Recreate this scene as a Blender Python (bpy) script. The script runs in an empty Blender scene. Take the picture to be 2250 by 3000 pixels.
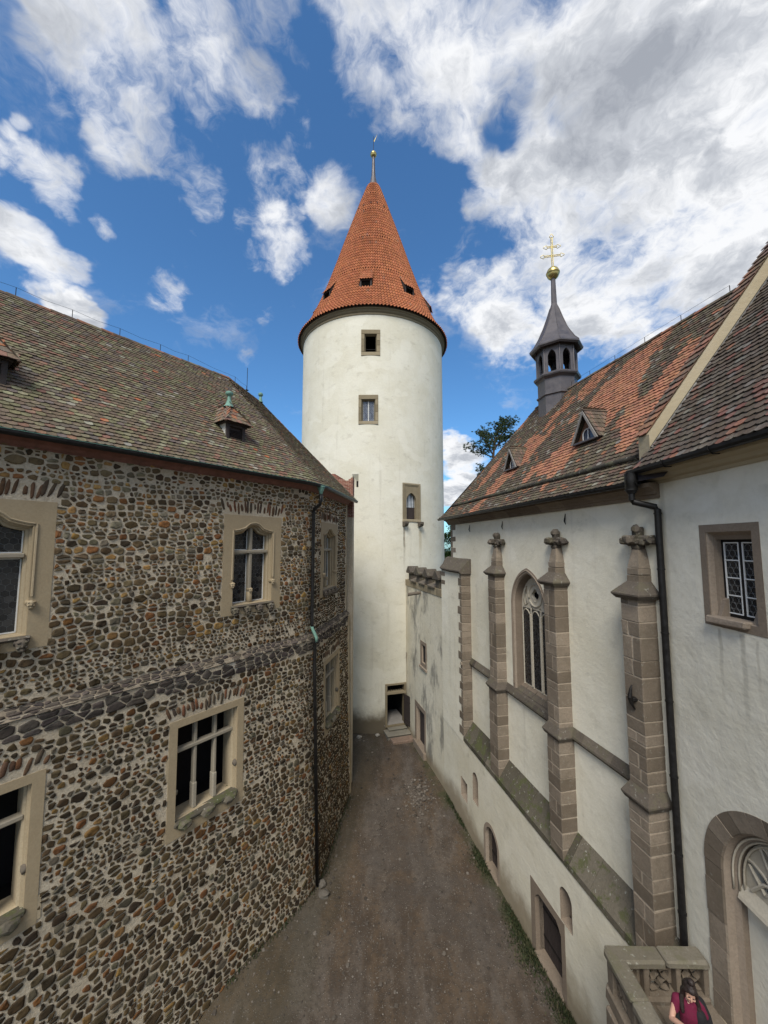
import bpy, bmesh, math, random
from math import sin, cos, pi, radians, sqrt, atan2, hypot
from mathutils import Vector, Matrix, noise
from mathutils.geometry import tessellate_polygon
R = random.Random(11)
scene = bpy.context.scene
C = scene.collection

# ------------------------------------------------------------------ materials
def lin(r, g, b):
    f = lambda c: ((c/255+0.055)/1.055)**2.4 if c/255 > 0.04045 else c/255/12.92
    return (f(r), f(g), f(b), 1)

class Mat:
    def __init__(s, name, rough=0.85, metal=0.0, spec=0.3):
        s.m = bpy.data.materials.new(name); s.m.use_nodes = True
        s.nt = s.m.node_tree; s.b = s.nt.nodes['Principled BSDF']
        s.b.inputs['Roughness'].default_value = rough
        s.b.inputs['Metallic'].default_value = metal
        s.b.inputs['Specular IOR Level'].default_value = spec
        s.tc = s.nt.nodes.new('ShaderNodeTexCoord')
    def n(s, t, **k):
        x = s.nt.nodes.new(t)
        for a, v in k.items(): setattr(x, a, v)
        return x
    def l(s, a, b): s.nt.links.new(a, b)
    def coord(s, scale=(1, 1, 1), loc=(0, 0, 0)):
        mp = s.n('ShaderNodeMapping'); mp.inputs['Scale'].default_value = scale; mp.inputs['Location'].default_value = loc
        s.l(s.tc.outputs['Object'], mp.inputs['Vector']); return mp.outputs['Vector']
    def noise(s, scale, detail=4, rough=0.6, xyz=(1, 1, 1), loc=(0, 0, 0)):
        t = s.n('ShaderNodeTexNoise'); t.inputs['Scale'].default_value = scale
        t.inputs['Detail'].default_value = detail; t.inputs['Roughness'].default_value = rough
        s.l(s.coord(xyz, loc), t.inputs['Vector']); return t.outputs['Fac']
    def ramp(s, fac, stops, interp='LINEAR'):
        r = s.n('ShaderNodeValToRGB'); r.color_ramp.interpolation = interp
        e = r.color_ramp.elements
        while len(e) > 1: e.remove(e[-1])
        e[0].position = stops[0][0]; e[0].color = stops[0][1]
        for p, c in stops[1:]:
            q = e.new(p); q.color = c
        s.l(fac, r.inputs['Fac']); return r.outputs['Color']
    def rng(s, val, a, b, c=0., d=1., smooth=True):
        r = s.n('ShaderNodeMapRange', interpolation_type='SMOOTHSTEP' if smooth else 'LINEAR')
        s.l(val, r.inputs['Value'])
        for i, v in zip(('From Min', 'From Max', 'To Min', 'To Max'), (a, b, c, d)): r.inputs[i].default_value = v
        return r.outputs['Result']
    def math(s, op, a, b=None):
        x = s.n('ShaderNodeMath', operation=op)
        for i, v in enumerate((a, b)):
            if v is None: continue
            if isinstance(v, (int, float)): x.inputs[i].default_value = v
            else: s.l(v, x.inputs[i])
        return x.outputs[0]
    def mix(s, fac, a, b, mode='MIX'):
        x = s.n('ShaderNodeMix', data_type='RGBA', blend_type=mode)
        for i, v in ((0, fac), (6, a), (7, b)):
            if isinstance(v, (int, float, tuple)): x.inputs[i].default_value = v
            else: s.l(v, x.inputs[i])
        return x.outputs[2]
    def axis(s, k):
        x = s.n('ShaderNodeSeparateXYZ'); s.l(s.tc.outputs['Object'], x.inputs[0]); return x.outputs[k]
    def island(s):
        return s.n('ShaderNodeNewGeometry').outputs['Random Per Island']
    def attr(s, name='Col'):
        a = s.n('ShaderNodeAttribute', attribute_name=name); return a.outputs['Color']
    def base(s, c):
        if isinstance(c, tuple): s.b.inputs['Base Color'].default_value = c
        else: s.l(c, s.b.inputs['Base Color'])
    def bump(s, h, dist=0.02, strength=1.0):
        x = s.n('ShaderNodeBump'); x.inputs['Distance'].default_value = dist; x.inputs['Strength'].default_value = strength
        s.l(h, x.inputs['Height']); s.l(x.outputs['Normal'], s.b.inputs['Normal'])

G = lambda v: (v, v, v, 1)
W1 = (1, 1, 1, 1); K0 = (0, 0, 0, 1)

def plaster(name, tint, dirt=0.35, streaks=(), foot=None, mould=0.0, coarse=1.0):
    """lime plaster: trowel unevenness, blotches, optional rust/soot streaks and a damp foot."""
    m = Mat(name, 0.92, 0, 0.15)
    big = m.noise(0.35, 5, 0.65); mid = m.noise(1.3, 6, 0.7, (1, 1, 1.7)); fine = m.noise(9, 6, 0.65)
    c = m.mix(m.rng(big, 0.35, 0.68), tint, tuple(a*b for a, b in zip(tint, (0.90, 0.885, 0.84, 1))))
    c = m.mix(m.rng(mid, 0.54, 0.74, 0, dirt), c, (0.40, 0.37, 0.29, 1))
    drip = m.noise(1.0, 5, 0.6, (2.6, 2.6, 0.16))
    c = m.mix(m.rng(drip, 0.56, 0.78, 0, dirt*0.75), c, (0.36, 0.33, 0.27, 1))
    fl = m.noise(3.0, 7, 0.72, (1, 1, 2.2), (5, 3, 1))
    c = m.mix(m.rng(fl, 0.635, 0.70, 0, 0.55*dirt+0.08), c, (0.27, 0.25, 0.20, 1))
    c = m.mix(m.rng(fine, 0.3, 0.7, 0, 0.16), c, (0.46, 0.42, 0.35, 1))
    rp = m.noise(0.5, 2, 0.4, (1, 1, 1.3), (11, 4, 6))
    c = m.mix(m.rng(rp, 0.60, 0.615, 0, 0.35), c, tuple(a*b for a, b in zip(tint, (1.06, 1.06, 1.08, 1))))
    if mould:
        mo = m.noise(0.6, 7, 0.68, (1.3, 1.3, 0.6), (2, 9, 4))
        c = m.mix(m.rng(mo, 0.47, 0.62, 0, mould), c, (0.13, 0.125, 0.115, 1))
    for ax, cen, hw, zt, zb, st, col in streaks:
        wob = m.math('MULTIPLY', m.math('SUBTRACT', m.noise(1.6, 3), 0.5), 0.12)
        d = m.math('ABSOLUTE', m.math('SUBTRACT', m.math('ADD', m.axis(ax), wob), cen))
        k = m.math('MULTIPLY', m.rng(d, hw, hw*0.25), m.rng(m.axis(2), zb, zt))
        k = m.math('MULTIPLY', k, m.rng(m.axis(2), zt+0.05, zt))
        k = m.math('MULTIPLY', k, m.rng(m.noise(2.2, 5), 0.25, 0.6, 0.35, st))
        c = m.mix(k, c, col)
    if foot:
        h0, h1, col, st = foot
        zz = m.math('ADD', m.axis(2), m.math('MULTIPLY', m.math('SUBTRACT', m.noise(0.8, 6, 0.65), 0.5), (h1-h0)*1.6))
        c = m.mix(m.rng(zz, h1, h0, 0, st), c, col)
    m.base(c)
    lump = m.noise(1.6*coarse, 4, 0.55); grit = m.noise(26, 5, 0.7); tro = m.noise(6, 5, 0.6, (1, 1, 1.6))
    h = m.math('ADD', m.math('MULTIPLY', lump, 1.3), m.math('ADD', m.math('MULTIPLY', tro, 0.45), m.math('MULTIPLY', grit, 0.30)))
    m.bump(h, 0.024, 0.7)
    return m.m

def stone(name, lo, hi, rough=0.9, lichen=None, isl=True, bumpd=0.012, scale=1.0, lam=0.45):
    """dressed sandstone; every separate block gets its own tone"""
    m = Mat(name, rough, 0, 0.2)
    n1 = m.noise(3.2*scale, 6, 0.65); n2 = m.noise(22*scale, 5, 0.7)
    if isl: f = m.math('ADD', m.math('MULTIPLY', m.island(), 0.62), m.math('MULTIPLY', n1, 0.4))
    else: f = n1
    c = m.ramp(f, [(0.18, lo), (0.82, hi)])
    c = m.mix(m.rng(n2, 0.3, 0.75, 0, 0.35), c, tuple(x*0.62 for x in lo[:3])+(1,))
    if lichen:
        li = m.noise(2.6*scale, 8, 0.72, loc=(3, 1, 7)); c = m.mix(m.rng(li, 0.5, 0.58, 0, lam), c, lichen)
        l2 = m.noise(9*scale, 6, 0.7, loc=(8, 2, 5)); c = m.mix(m.rng(l2, 0.60, 0.66, 0, lam), c, (0.36, 0.36, 0.31, 1))
    m.base(c)
    m.bump(m.math('ADD', m.math('MULTIPLY', n1, 0.8), m.math('MULTIPLY', n2, 0.7)), bumpd, 0.9)
    return m.m

def plain(name, col, rough=0.6, metal=0.0, var=0.25, scale=6, bumpd=0.003, spec=0.4):
    m = Mat(name, rough, metal, spec)
    n1 = m.noise(scale, 5, 0.65)
    d = tuple(x*(1-var) for x in col[:3])+(1,); h = tuple(min(1, x*(1+var)) for x in col[:3])+(1,)
    m.base(m.ramp(n1, [(0.3, d), (0.7, h)])); m.bump(n1, bumpd, 0.7)
    m.l(m.rng(n1, 0.3, 0.7, max(0.05, rough-0.12), min(1, rough+0.12)), m.b.inputs['Roughness'])
    return m.m

def tilemat(name, lichen=(0.30, 0.31, 0.17, 1), lam=0.5, grime=0.5):
    """clay tiles: colour class per tile from the mesh, plus lichen crusts and soot"""
    m = Mat(name, 0.88, 0, 0.2)
    c = m.attr('Col')
    n1 = m.noise(14, 5, 0.7); n2 = m.noise(3.0, 6, 0.68, loc=(4, 2, 8)); n3 = m.noise(40, 4, 0.7)
    c = m.mix(m.rng(n1, 0.35, 0.7, 0, grime), c, (0.05, 0.045, 0.04, 1))
    if lam:
        c = m.mix(m.math('MULTIPLY', m.rng(n2, 0.46, 0.62), m.rng(n1, 0.60, 0.42, 0, lam)), c, lichen)
        c = m.mix(m.rng(m.noise(17, 5, 0.75, loc=(1, 6, 3)), 0.64, 0.70, 0, 0.7*lam), c, (0.40, 0.41, 0.33, 1))
    m.base(c); m.bump(m.math('ADD', n1, m.math('MULTIPLY', n3, 0.5)), 0.006, 0.9)
    return m.m

# ------------------------------------------------------------------ mesh building
class MB:
    def __init__(s, T=None):
        s.v = []; s.f = []; s.c = []; s.mi = []; s.T = T or (lambda a, b, c: (a, b, c))
    def p(s, a, b, c): s.v.append(s.T(a, b, c)); return len(s.v)-1
    def fc(s, ids, col=None, mi=0): s.f.append(tuple(ids)); s.c.append(col); s.mi.append(mi)
    def poly(s, pts, col=None, mi=0): s.fc([s.p(*q) for q in pts], col, mi)
    def box(s, a0, a1, b0, b1, c0, c1, col=None, mi=0):
        i = [s.p(a, b, c) for a in (a0, a1) for b in (b0, b1) for c in (c0, c1)]
        for q in ((0, 1, 3, 2), (4, 6, 7, 5), (0, 4, 5, 1), (2, 3, 7, 6), (0, 2, 6, 4), (1, 5, 7, 3)):
            s.fc([i[k] for k in q], col, mi)
    def cbox(s, a0, a1, b0, b1, c0, c1, ch=0.012, jit=0.0, col=None):
        """chamfered block, corners slightly knocked about"""
        lim = ((a0, a1), (b0, b1), (c0, c1)); ch = min(ch, *(abs(q[1]-q[0])*0.3 for q in lim)); V = {}
        for ia in (0, 1):
            for ib in (0, 1):
                for ic in (0, 1):
                    co = [lim[0][ia], lim[1][ib], lim[2][ic]]
                    co = [q+R.uniform(-jit, jit) for q in co]
                    sg = [1-2*ia, 1-2*ib, 1-2*ic]
                    k3 = ch*R.uniform(0.6, 1.7) if jit else ch
                    for ax in range(3):
                        q = [co[k]+(0 if k == ax else sg[k]*k3) for k in range(3)]
                        V[ia, ib, ic, ax] = s.p(*q)
        fs = []
        for e in (0, 1):
            fs.append([V[(e, b, c)+(0,)] for b, c in ((0, 0), (1, 0), (1, 1), (0, 1))])
            fs.append([V[a, e, c, 1] for a, c in ((0, 0), (1, 0), (1, 1), (0, 1))])
            fs.append([V[a, b, e, 2] for a, b in ((0, 0), (1, 0), (1, 1), (0, 1))])
        for x in (0, 1):
            for y in (0, 1):
                fs.append([V[0, x, y, 1], V[1, x, y, 1], V[1, x, y, 2], V[0, x, y, 2]])
                fs.append([V[x, 0, y, 0], V[x, 1, y, 0], V[x, 1, y, 2], V[x, 0, y, 2]])
                fs.append([V[x, y, 0, 0], V[x, y, 1, 0], V[x, y, 1, 1], V[x, y, 0, 1]])
                for z in (0, 1): fs.append([V[x, y, z, 0], V[x, y, z, 1], V[x, y, z, 2]])
        for f in fs: s.fc(f, col)
    def prism(s, prof, a0, a1, order='uwz', cap=True, col=None, mi=0, seg=1):
        """profile in (w,z) swept along u from a0 to a1"""
        rings = []
        for k in range(seg+1):
            a = a0+(a1-a0)*k/seg; rings.append([s.p(a, q[0], q[1]) for q in prof])
        n = len(prof)
        for k in range(seg):
            for i in range(n):
                s.fc((rings[k][i], rings[k][(i+1) % n], rings[k+1][(i+1) % n], rings[k+1][i]), col, mi)
        if cap: s.fc(rings[0], col, mi); s.fc(rings[-1][::-1], col, mi)
    def plate(s, outer, holes, b0, b1, col=None, mi=0):
        """flat plate in the (u,z) plane with holes, from depth b0 (front) to b1 (back)"""
        loops = [outer]+list(holes)
        flat = [q for lp in loops for q in lp]
        tri = tessellate_polygon([[Vector((x, z, 0)) for x, z in lp] for lp in loops])
        fr = [s.p(x, b0, z) for x, z in flat]
        for t in tri: s.fc([fr[i] for i in t], col, mi)
        if b1 is None: return
        bk = [s.p(x, b1, z) for x, z in flat]; o = 0
        for lp in loops:
            n = len(lp)
            for i in range(n): s.fc((fr[o+i], fr[o+(i+1) % n], bk[o+(i+1) % n], bk[o+i]), col, mi)
            o += n
    def skirt(s, l0, b0, l1, b1, closed=True, col=None, mi=0):
        """joins loop l0 at depth b0 to loop l1 at depth b1"""
        n = len(l0); A = [s.p(x, b0, z) for x, z in l0]; B = [s.p(x, b1, z) for x, z in l1]
        for i in range(n if closed else n-1): s.fc((A[i], A[(i+1) % n], B[(i+1) % n], B[i]), col, mi)
    def tube(s, path, r, n=8, cap=True, col=None, mi=0):
        P = [Vector(s.T(*q)) for q in path]; T0 = s.T; s.T = lambda a, b, c: (a, b, c); rings = []
        rr = r if isinstance(r, (list, tuple)) else [r]*len(P)
        for i, q in enumerate(P):
            d = (P[min(i+1, len(P)-1)]-P[max(i-1, 0)]).normalized()
            up = Vector((0, 0, 1)) if abs(d.z) < 0.9 else Vector((0.3, 1, 0))
            x = d.cross(up).normalized(); y = x.cross(d)
            rings.append([s.p(*(q+(x*cos(2*pi*k/n)+y*sin(2*pi*k/n))*rr[i])) for k in range(n)])
        for a, b in zip(rings, rings[1:]):
            for k in range(n): s.fc((a[k], a[(k+1) % n], b[(k+1) % n], b[k]), col, mi)
        if cap: s.fc(rings[0], col, mi); s.fc(rings[-1], col, mi)
        s.T = T0
    def lathe(s, cx, cy, prof, n=24, a0=0., col=None, mi=0, full=2*pi):
        closed = abs(full-2*pi) < 1e-6; m = n if closed else n+1
        rings = [[s.p(cx+r*cos(a0+full*k/n), cy+r*sin(a0+full*k/n), z) for k in range(m)] for r, z in prof]
        for a, b in zip(rings, rings[1:]):
            for k in range(n): s.fc((a[k], a[(k+1) % m], b[(k+1) % m], b[k]), col, mi)
    def blob(s, c, r, jit=0.15, sq=(1, 1, 1), sub=2, seed=None):
        """lumpy rounded stone / carved lump"""
        bm = bmesh.new(); bmesh.ops.create_icosphere(bm, subdivisions=sub, radius=1); o = len(s.v)
        sd = Vector((R.random()*50, R.random()*50, R.random()*50))
        for v in bm.verts:
            k = 1+jit*2*noise.noise(v.co*1.6+sd)
            s.p(c[0]+v.co.x*r*sq[0]*k, c[1]+v.co.y*r*sq[1]*k, c[2]+v.co.z*r*sq[2]*k)
        for f in bm.faces: s.fc([o+v.index for v in f.verts])
        bm.free()
    def build(s, name, mat, parent=None, smooth=False, loc=None, recalc=True, auto=None):
        root = parent
        while root is not None and root.parent is not None: root = root.parent
        o = Vector(root.location) if root is not None else Vector(loc or (0, 0, 0))
        me = bpy.data.meshes.new(name)
        me.from_pydata([(Vector(q)-o)[:] for q in s.v], [], s.f)
        for mm in (mat if isinstance(mat, (list, tuple)) else [mat]): me.materials.append(mm)
        if any(s.mi): me.polygons.foreach_set('material_index', s.mi)
        if any(c is not None for c in s.c):
            at = me.color_attributes.new('Col', 'FLOAT_COLOR', 'CORNER'); buf = []
            for p, c in zip(me.polygons, s.c):
                c = c or (0.1, 0.1, 0.1, 1); buf.extend(list(c)*p.loop_total)
            at.data.foreach_set('color', buf)
        if recalc:
            bm = bmesh.new(); bm.from_mesh(me); bmesh.ops.recalc_face_normals(bm, faces=bm.faces); bm.to_mesh(me); bm.free()
        if smooth: me.polygons.foreach_set('use_smooth', [True]*len(me.polygons))
        me.update()
        ob = bpy.data.objects.new(name, me); C.objects.link(ob)
        if root is None: ob.location = o
        else: ob.parent = parent
        if auto is not None:
            me.polygons.foreach_set('use_smooth', [True]*len(me.polygons)); me.set_sharp_from_angle(angle=radians(auto))
        return ob

def thing(name, loc, label, cat, group=None):
    o = bpy.data.objects.new(name, None); C.objects.link(o); o.location = loc; o.empty_display_size = 0.3
    tag(o, label, cat, group); return o
def tag(o, label=None, cat=None, group=None, kind=None):
    for k, v in (('label', label), ('category', cat), ('group', group), ('kind', kind)):
        if v: o[k] = v
    return o

def arch(a, h, n=14):
    """pointed arch of half width a and rise h, as (x,z) from right spring over the apex to left spring"""
    r = (a*a+h*h)/(2*a); cx = a-r; t1 = atan2(h, -cx); pts = []
    for k in range(n+1):
        t = t1*k/n; pts.append((cx+r*cos(t), r*sin(t)))
    return pts+[(-x, z) for x, z in pts[-2::-1]]
def round_arch(a, n=20): return [(a*cos(pi*k/n), a*sin(pi*k/n)) for k in range(n+1)]
def arch_loop(cx, a, zb, zs, h, n=14, rnd=False):
    top = round_arch(a, 2*n) if rnd else arch(a, h, n)
    return [(cx-a, zb), (cx+a, zb)]+[(cx+x, zs+z) for x, z in top]
def rect(x0, x1, z0, z1): return [(x0, z0), (x1, z0), (x1, z1), (x0, z1)]

# ------------------------------------------------------------------ palette
GROUND0 = -12.6
M_tower = plaster('tower_plaster', (0.70, 0.675, 0.58, 1), 0.46,
    streaks=[(0, 2.41, 0.10, 13.5, 10.2, 0.9, (0.17, 0.14, 0.10, 1)), (0, 3.60, 0.17, 13.4, 10.4, 0.55, (0.36, 0.29, 0.17, 1)),
             (0, 2.92, 0.55, 10.6, 6.0, 0.45, (0.42, 0.34, 0.22, 1))],
    foot=(0.62, 1.75, (0.10, 0.078, 0.05, 1), 0.94))
M_chapel = plaster('chapel_plaster', (0.76, 0.72, 0.605, 1), 0.40)
M_lower = plaster('lower_plaster', (0.69, 0.65, 0.54, 1), 0.55, foot=(0.15, 1.25, (0.20, 0.15, 0.09, 1), 0.8))
M_near = plaster('near_plaster', (0.75, 0.715, 0.615, 1), 0.36, coarse=1.4, streaks=[(1, 3.05, 0.05, 11.05, 9.3, 0.45, (0.33, 0.30, 0.24, 1)), (1, 2.62, 0.07, 11.05, 8.7, 0.5, (0.30, 0.28, 0.23, 1)), (1, 2.35, 0.04, 11.0, 9.6, 0.4, (0.35, 0.32, 0.26, 1)), (1, 4.25, 0.10, 13.9, 5.0, 0.4, (0.40, 0.36, 0.28, 1))])
M_curtain = plaster('curtain_plaster', (0.62, 0.575, 0.465, 1), 0.5, foot=(0.05, 1.0, (0.20, 0.15, 0.09, 1), 0.8), mould=0.75,
    streaks=[(0, -0.83, 0.15, 5.0, 2.4, 1.1, (0.15, 0.115, 0.08, 1))])
M_coping_pl = plaster('verge_plaster', (0.42, 0.355, 0.245, 1), 0.3)
M_mortar = Mat('lime_mortar', 0.95, 0, 0.1)
_c = M_mortar.mix(M_mortar.rng(M_mortar.noise(1.1, 6, 0.7), 0.42, 0.66), (0.52, 0.45, 0.345, 1), (0.42, 0.355, 0.265, 1))
_c = M_mortar.mix(M_mortar.rng(M_mortar.noise(18, 5, 0.7), 0.4, 0.7, 0, 0.5), _c, (0.25, 0.20, 0.14, 1))
_c = M_mortar.mix(M_mortar.rng(M_mortar.noise(2.2, 6, 0.7, (1, 1, 1), (7, 7, 2)), 0.6, 0.72, 0, 0.7), _c, (0.50, 0.48, 0.43, 1))
M_mortar.base(_c); M_mortar.bump(M_mortar.math('ADD', M_mortar.noise(9, 6, 0.7), M_mortar.math('MULTIPLY', M_mortar.noise(45, 4), 0.5)), 0.03); M_mortar = M_mortar.m
m = Mat('field_stone', 0.95, 0, 0.06)
_t = m.attr('Col'); _n = m.noise(9, 6, 0.7); _f = m.noise(42, 5, 0.7)
_c = m.mix(m.rng(_n, 0.35, 0.7, 0, 0.5), _t, (0.035, 0.03, 0.026, 1))
_c = m.mix(m.rng(_f, 0.62, 0.72, 0, 0.35), _c, (0.24, 0.20, 0.14, 1))
m.base(_c); m.bump(m.math('ADD', _n, m.math('MULTIPLY', _f, 0.5)), 0.02); M_field = m.m
M_tan = stone('tan_sandstone', (0.31, 0.24, 0.15, 1), (0.42, 0.345, 0.235, 1), bumpd=0.006)
M_tanlight = stone('pale_mullion_stone', (0.27, 0.235, 0.18, 1), (0.37, 0.325, 0.255, 1), bumpd=0.004)
M_grey = stone('grey_sandstone', (0.135, 0.107, 0.080, 1), (0.275, 0.225, 0.175, 1), lichen=(0.10, 0.085, 0.062, 1), lam=0.25)
M_greyfr = stone('portal_sandstone', (0.18, 0.14, 0.105, 1), (0.32, 0.26, 0.205, 1))
M_tracery = stone('tracery_stone', (0.44, 0.39, 0.305, 1), (0.56, 0.51, 0.42, 1), bumpd=0.004)
M_dark = stone('weathered_dark_stone', (0.06, 0.05, 0.042, 1), (0.15, 0.125, 0.10, 1), bumpd=0.015, lichen=(0.12, 0.11, 0.07, 1))
M_moss = stone('mossy_ledge_stone', (0.062, 0.055, 0.04, 1), (0.155, 0.135, 0.105, 1), lichen=(0.075, 0.085, 0.03, 1), bumpd=0.02, lam=0.7)
M_joint = plain('joint_mortar', (0.33, 0.275, 0.215, 1), 0.95, 0, 0.2, 12)
M_towfr = stone('tower_frame_stone', (0.19, 0.155, 0.10, 1), (0.36, 0.30, 0.205, 1), bumpd=0.01)
M_tileL = tilemat('mossy_tiles', (0.225, 0.21, 0.12, 1), 0.5, 0.42)
M_tileC = tilemat('patched_tiles', (0.19, 0.19, 0.10, 1), 0.35, 0.35)
M_tileN = tilemat('dark_tiles', (0.24, 0.235, 0.20, 1), 0.35, 0.45)
M_tileT = tilemat('orange_pantiles', (0.33, 0.20, 0.11, 1), 0.15, 0.22)
M_lead = plain('lead_sheet', (0.105, 0.095, 0.10, 1), 0.48, 0.35, 0.18, 2.5, 0.004)
M_gutter = plain('dark_gutter_metal', (0.022, 0.021, 0.021, 1), 0.42, 0.5, 0.3, 8, 0.002)
M_verd = plain('verdigris_copper', (0.145, 0.27, 0.22, 1), 0.75, 0.1, 0.35, 14)
M_gold = plain('gilded_metal', (0.52, 0.42, 0.17, 1), 0.36, 0.8, 0.12, 9, 0.001)
M_iron = plain('black_iron', (0.02, 0.018, 0.017, 1), 0.6, 0.6, 0.3, 14)
M_wood = plain('dark_oak', (0.035, 0.026, 0.024, 1), 0.75, 0, 0.35, 10)
M_brownwood = plain('brown_board', (0.12, 0.06, 0.035, 1), 0.7, 0, 0.3, 9)
M_greywood = plain('silvered_board', (0.23, 0.215, 0.20, 1), 0.85, 0, 0.25, 10)
M_plank = plain('worn_plank', (0.20, 0.14, 0.105, 1), 0.85, 0, 0.3, 8)
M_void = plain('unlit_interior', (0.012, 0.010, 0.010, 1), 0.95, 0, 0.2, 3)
M_floor = plain('interior_floor', (0.30, 0.28, 0.26, 1), 0.85, 0, 0.15, 4)
M_white = plain('white_painted_bar', (0.70, 0.70, 0.68, 1), 0.5, 0, 0.06, 9, 0.001)
M_cornice = stone('cornice_stone', (0.13, 0.10, 0.075, 1), (0.27, 0.215, 0.16, 1), bumpd=0.012)
M_redpl = plain('red_eave_render', (0.20, 0.095, 0.075, 1), 0.9, 0, 0.3, 5, 0.008)
M_offpl = plain('dormer_cheek_render', (0.55, 0.53, 0.49, 1), 0.9, 0, 0.12, 6, 0.004)
m = Mat('old_brick', 0.9); _b = m.math('ADD', m.island(), 0.0); _n = m.noise(20, 4)
m.base(m.mix(m.rng(_n, 0.4, 0.7, 0, 0.4), m.ramp(_b, [(0, (0.17, 0.055, 0.04, 1)), (1, (0.30, 0.12, 0.085, 1))]), (0.12, 0.08, 0.065, 1)))
m.bump(_n, 0.008); M_brick = m.m
m = Mat('leaded_glass', 0.12, 0, 0.5); _i = m.island()
m.base(m.ramp(_i, [(0, (0.010, 0.010, 0.012, 1)), (1, (0.045, 0.045, 0.046, 1))])); m.bump(m.noise(7, 3), 0.01, 0.6)
m.l(m.rng(_i, 0, 1, 0.06, 0.28), m.b.inputs['Roughness']); M_glass = m.m
M_came = plain('lead_came', (0.17, 0.17, 0.165, 1), 0.55, 0.3, 0.2, 20)
m = Mat('frosted_pane', 0.35, 0, 0.5); m.base(m.ramp(m.noise(8, 3), [(0.3, (0.30, 0.33, 0.37, 1)), (0.7, (0.52, 0.55, 0.58, 1))])); M_frost = m.m
m = Mat('blue_grey_glass', 0.2, 0, 0.5); m.base(m.ramp(m.island(), [(0, (0.05, 0.06, 0.09, 1)), (1, (0.13, 0.15, 0.20, 1))])); M_bglass = m.m

# ------------------------------------------------------------------ local frames of the walls (metres; z up, eye level = 0)
OC, DC, NC = (7.508, 1.554), (-0.2027, 0.9792), (-0.9792, -0.2027)
def FC(u, w, z): return (OC[0]+u*DC[0]+w*NC[0], OC[1]+u*DC[1]+w*NC[1], z)           # chapel flank
CL = (-2.93, 15.04); DA, NA = (-0.5964, -0.8027), (0.8027, -0.5964); DB, NB = (0.1628, 0.9867), (0.9867, -0.1628)
def FA(u, w, z): return (CL[0]+u*DA[0]+w*NA[0], CL[1]+u*DA[1]+w*NA[1], z)           # palace, flank towards the viewer
def FB(u, w, z): return (CL[0]+u*DB[0]+w*NB[0], CL[1]+u*DB[1]+w*NB[1], z)           # palace, flank towards the tower
def FN(u, w, z): return (6.1-w, 8.4-u, z)                                           # gatehouse wing
RL = 3.0; HT = (atan2(DB[1], DB[0])-atan2(-DA[1], -DA[0]))/2; TL = RL*math.tan(HT)
AC = (CL[0]+DA[0]*TL-NA[0]*RL, CL[1]+DA[1]*TL-NA[1]*RL)                             # centre of the rounded corner
aA = atan2(NA[1], NA[0])
def LP(s, w, Rr=RL):
    """point and outward normal on the palace wall; s = 0 at the rounded corner, negative towards the viewer"""
    h = HT*RL
    if s < -h: q = FA(TL+(-s-h), w, 0); return q[0], q[1], NA
    if s > h: q = FB(TL+(s-h), w, 0); return q[0], q[1], NB
    t = aA+(s+h)/RL; n = (cos(t), sin(t)); return AC[0]+(RL+w)*n[0], AC[1]+(RL+w)*n[1], n
CT, RT = (-0.98, 32.3), 6.03
def FT(phi, w, z):
    t = radians(phi); return (CT[0]+(RT+w)*sin(t), CT[1]-(RT+w)*cos(t), z)          # round tower, phi from the courtyard side
K = (3.10, 20.65); Tq = (1.51, 26.85); _L = hypot(Tq[0]-K[0], Tq[1]-K[1]); DQ = ((Tq[0]-K[0])/_L, (Tq[1]-K[1])/_L); NQ = (-DQ[1], DQ[0])
def FQ(u, w, z): return (K[0]+u*DQ[0]+w*NQ[0], K[1]+u*DQ[1]+w*NQ[1], z)             # curtain wall between chapel and tower

def sm(a, b, x):
    t = min(1, max(0, (x-a)/(b-a))); return t*t*(3-2*t)
def ground_z(x, y):
    z = GROUND0+0.10*sm(16, 23, y)-0.55*sm(12.8, 10.2, y)*sm(-1.5, -5.0, x)
    return z

# ------------------------------------------------------------------ tiles and rubble
def tile(mb, P, t, sl, nr, w, L, col, th=0.020, lift=0.034, arc=0.03):
    P, t, sl, nr = Vector(P), Vector(t), Vector(sl), Vector(nr); N = 4
    lift += R.uniform(-0.005, 0.009); tw = R.uniform(-0.035, 0.035); dy = R.uniform(-0.009, 0.009)
    bot = []
    for k in range(N+1):
        x = -w/2+w*k/N; bot.append((x, dy-arc*(1-(2*x/w)**2)))
    top = []
    for x, y in bot: top.append(P+t*x+sl*(y+x*tw)+nr*(lift+th))
    low = [q-nr*th for q in top]
    a = P+t*(w/2)+sl*L+nr*0.004; b = P-t*(w/2)+sl*L+nr*0.004
    o = len(mb.v); mb.v += [q[:] for q in top+low+[a, b]]; n = N+1
    mb.fc([o+k for k in range(n)]+[o+2*n, o+2*n+1], col)
    for k in range(N): mb.fc((o+k, o+n+k, o+n+k+1, o+k+1), col)
    mb.fc((o, o+2*n+1, o+n), col); mb.fc((o+n-1, o+2*n-1, o+2*n), col)

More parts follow.
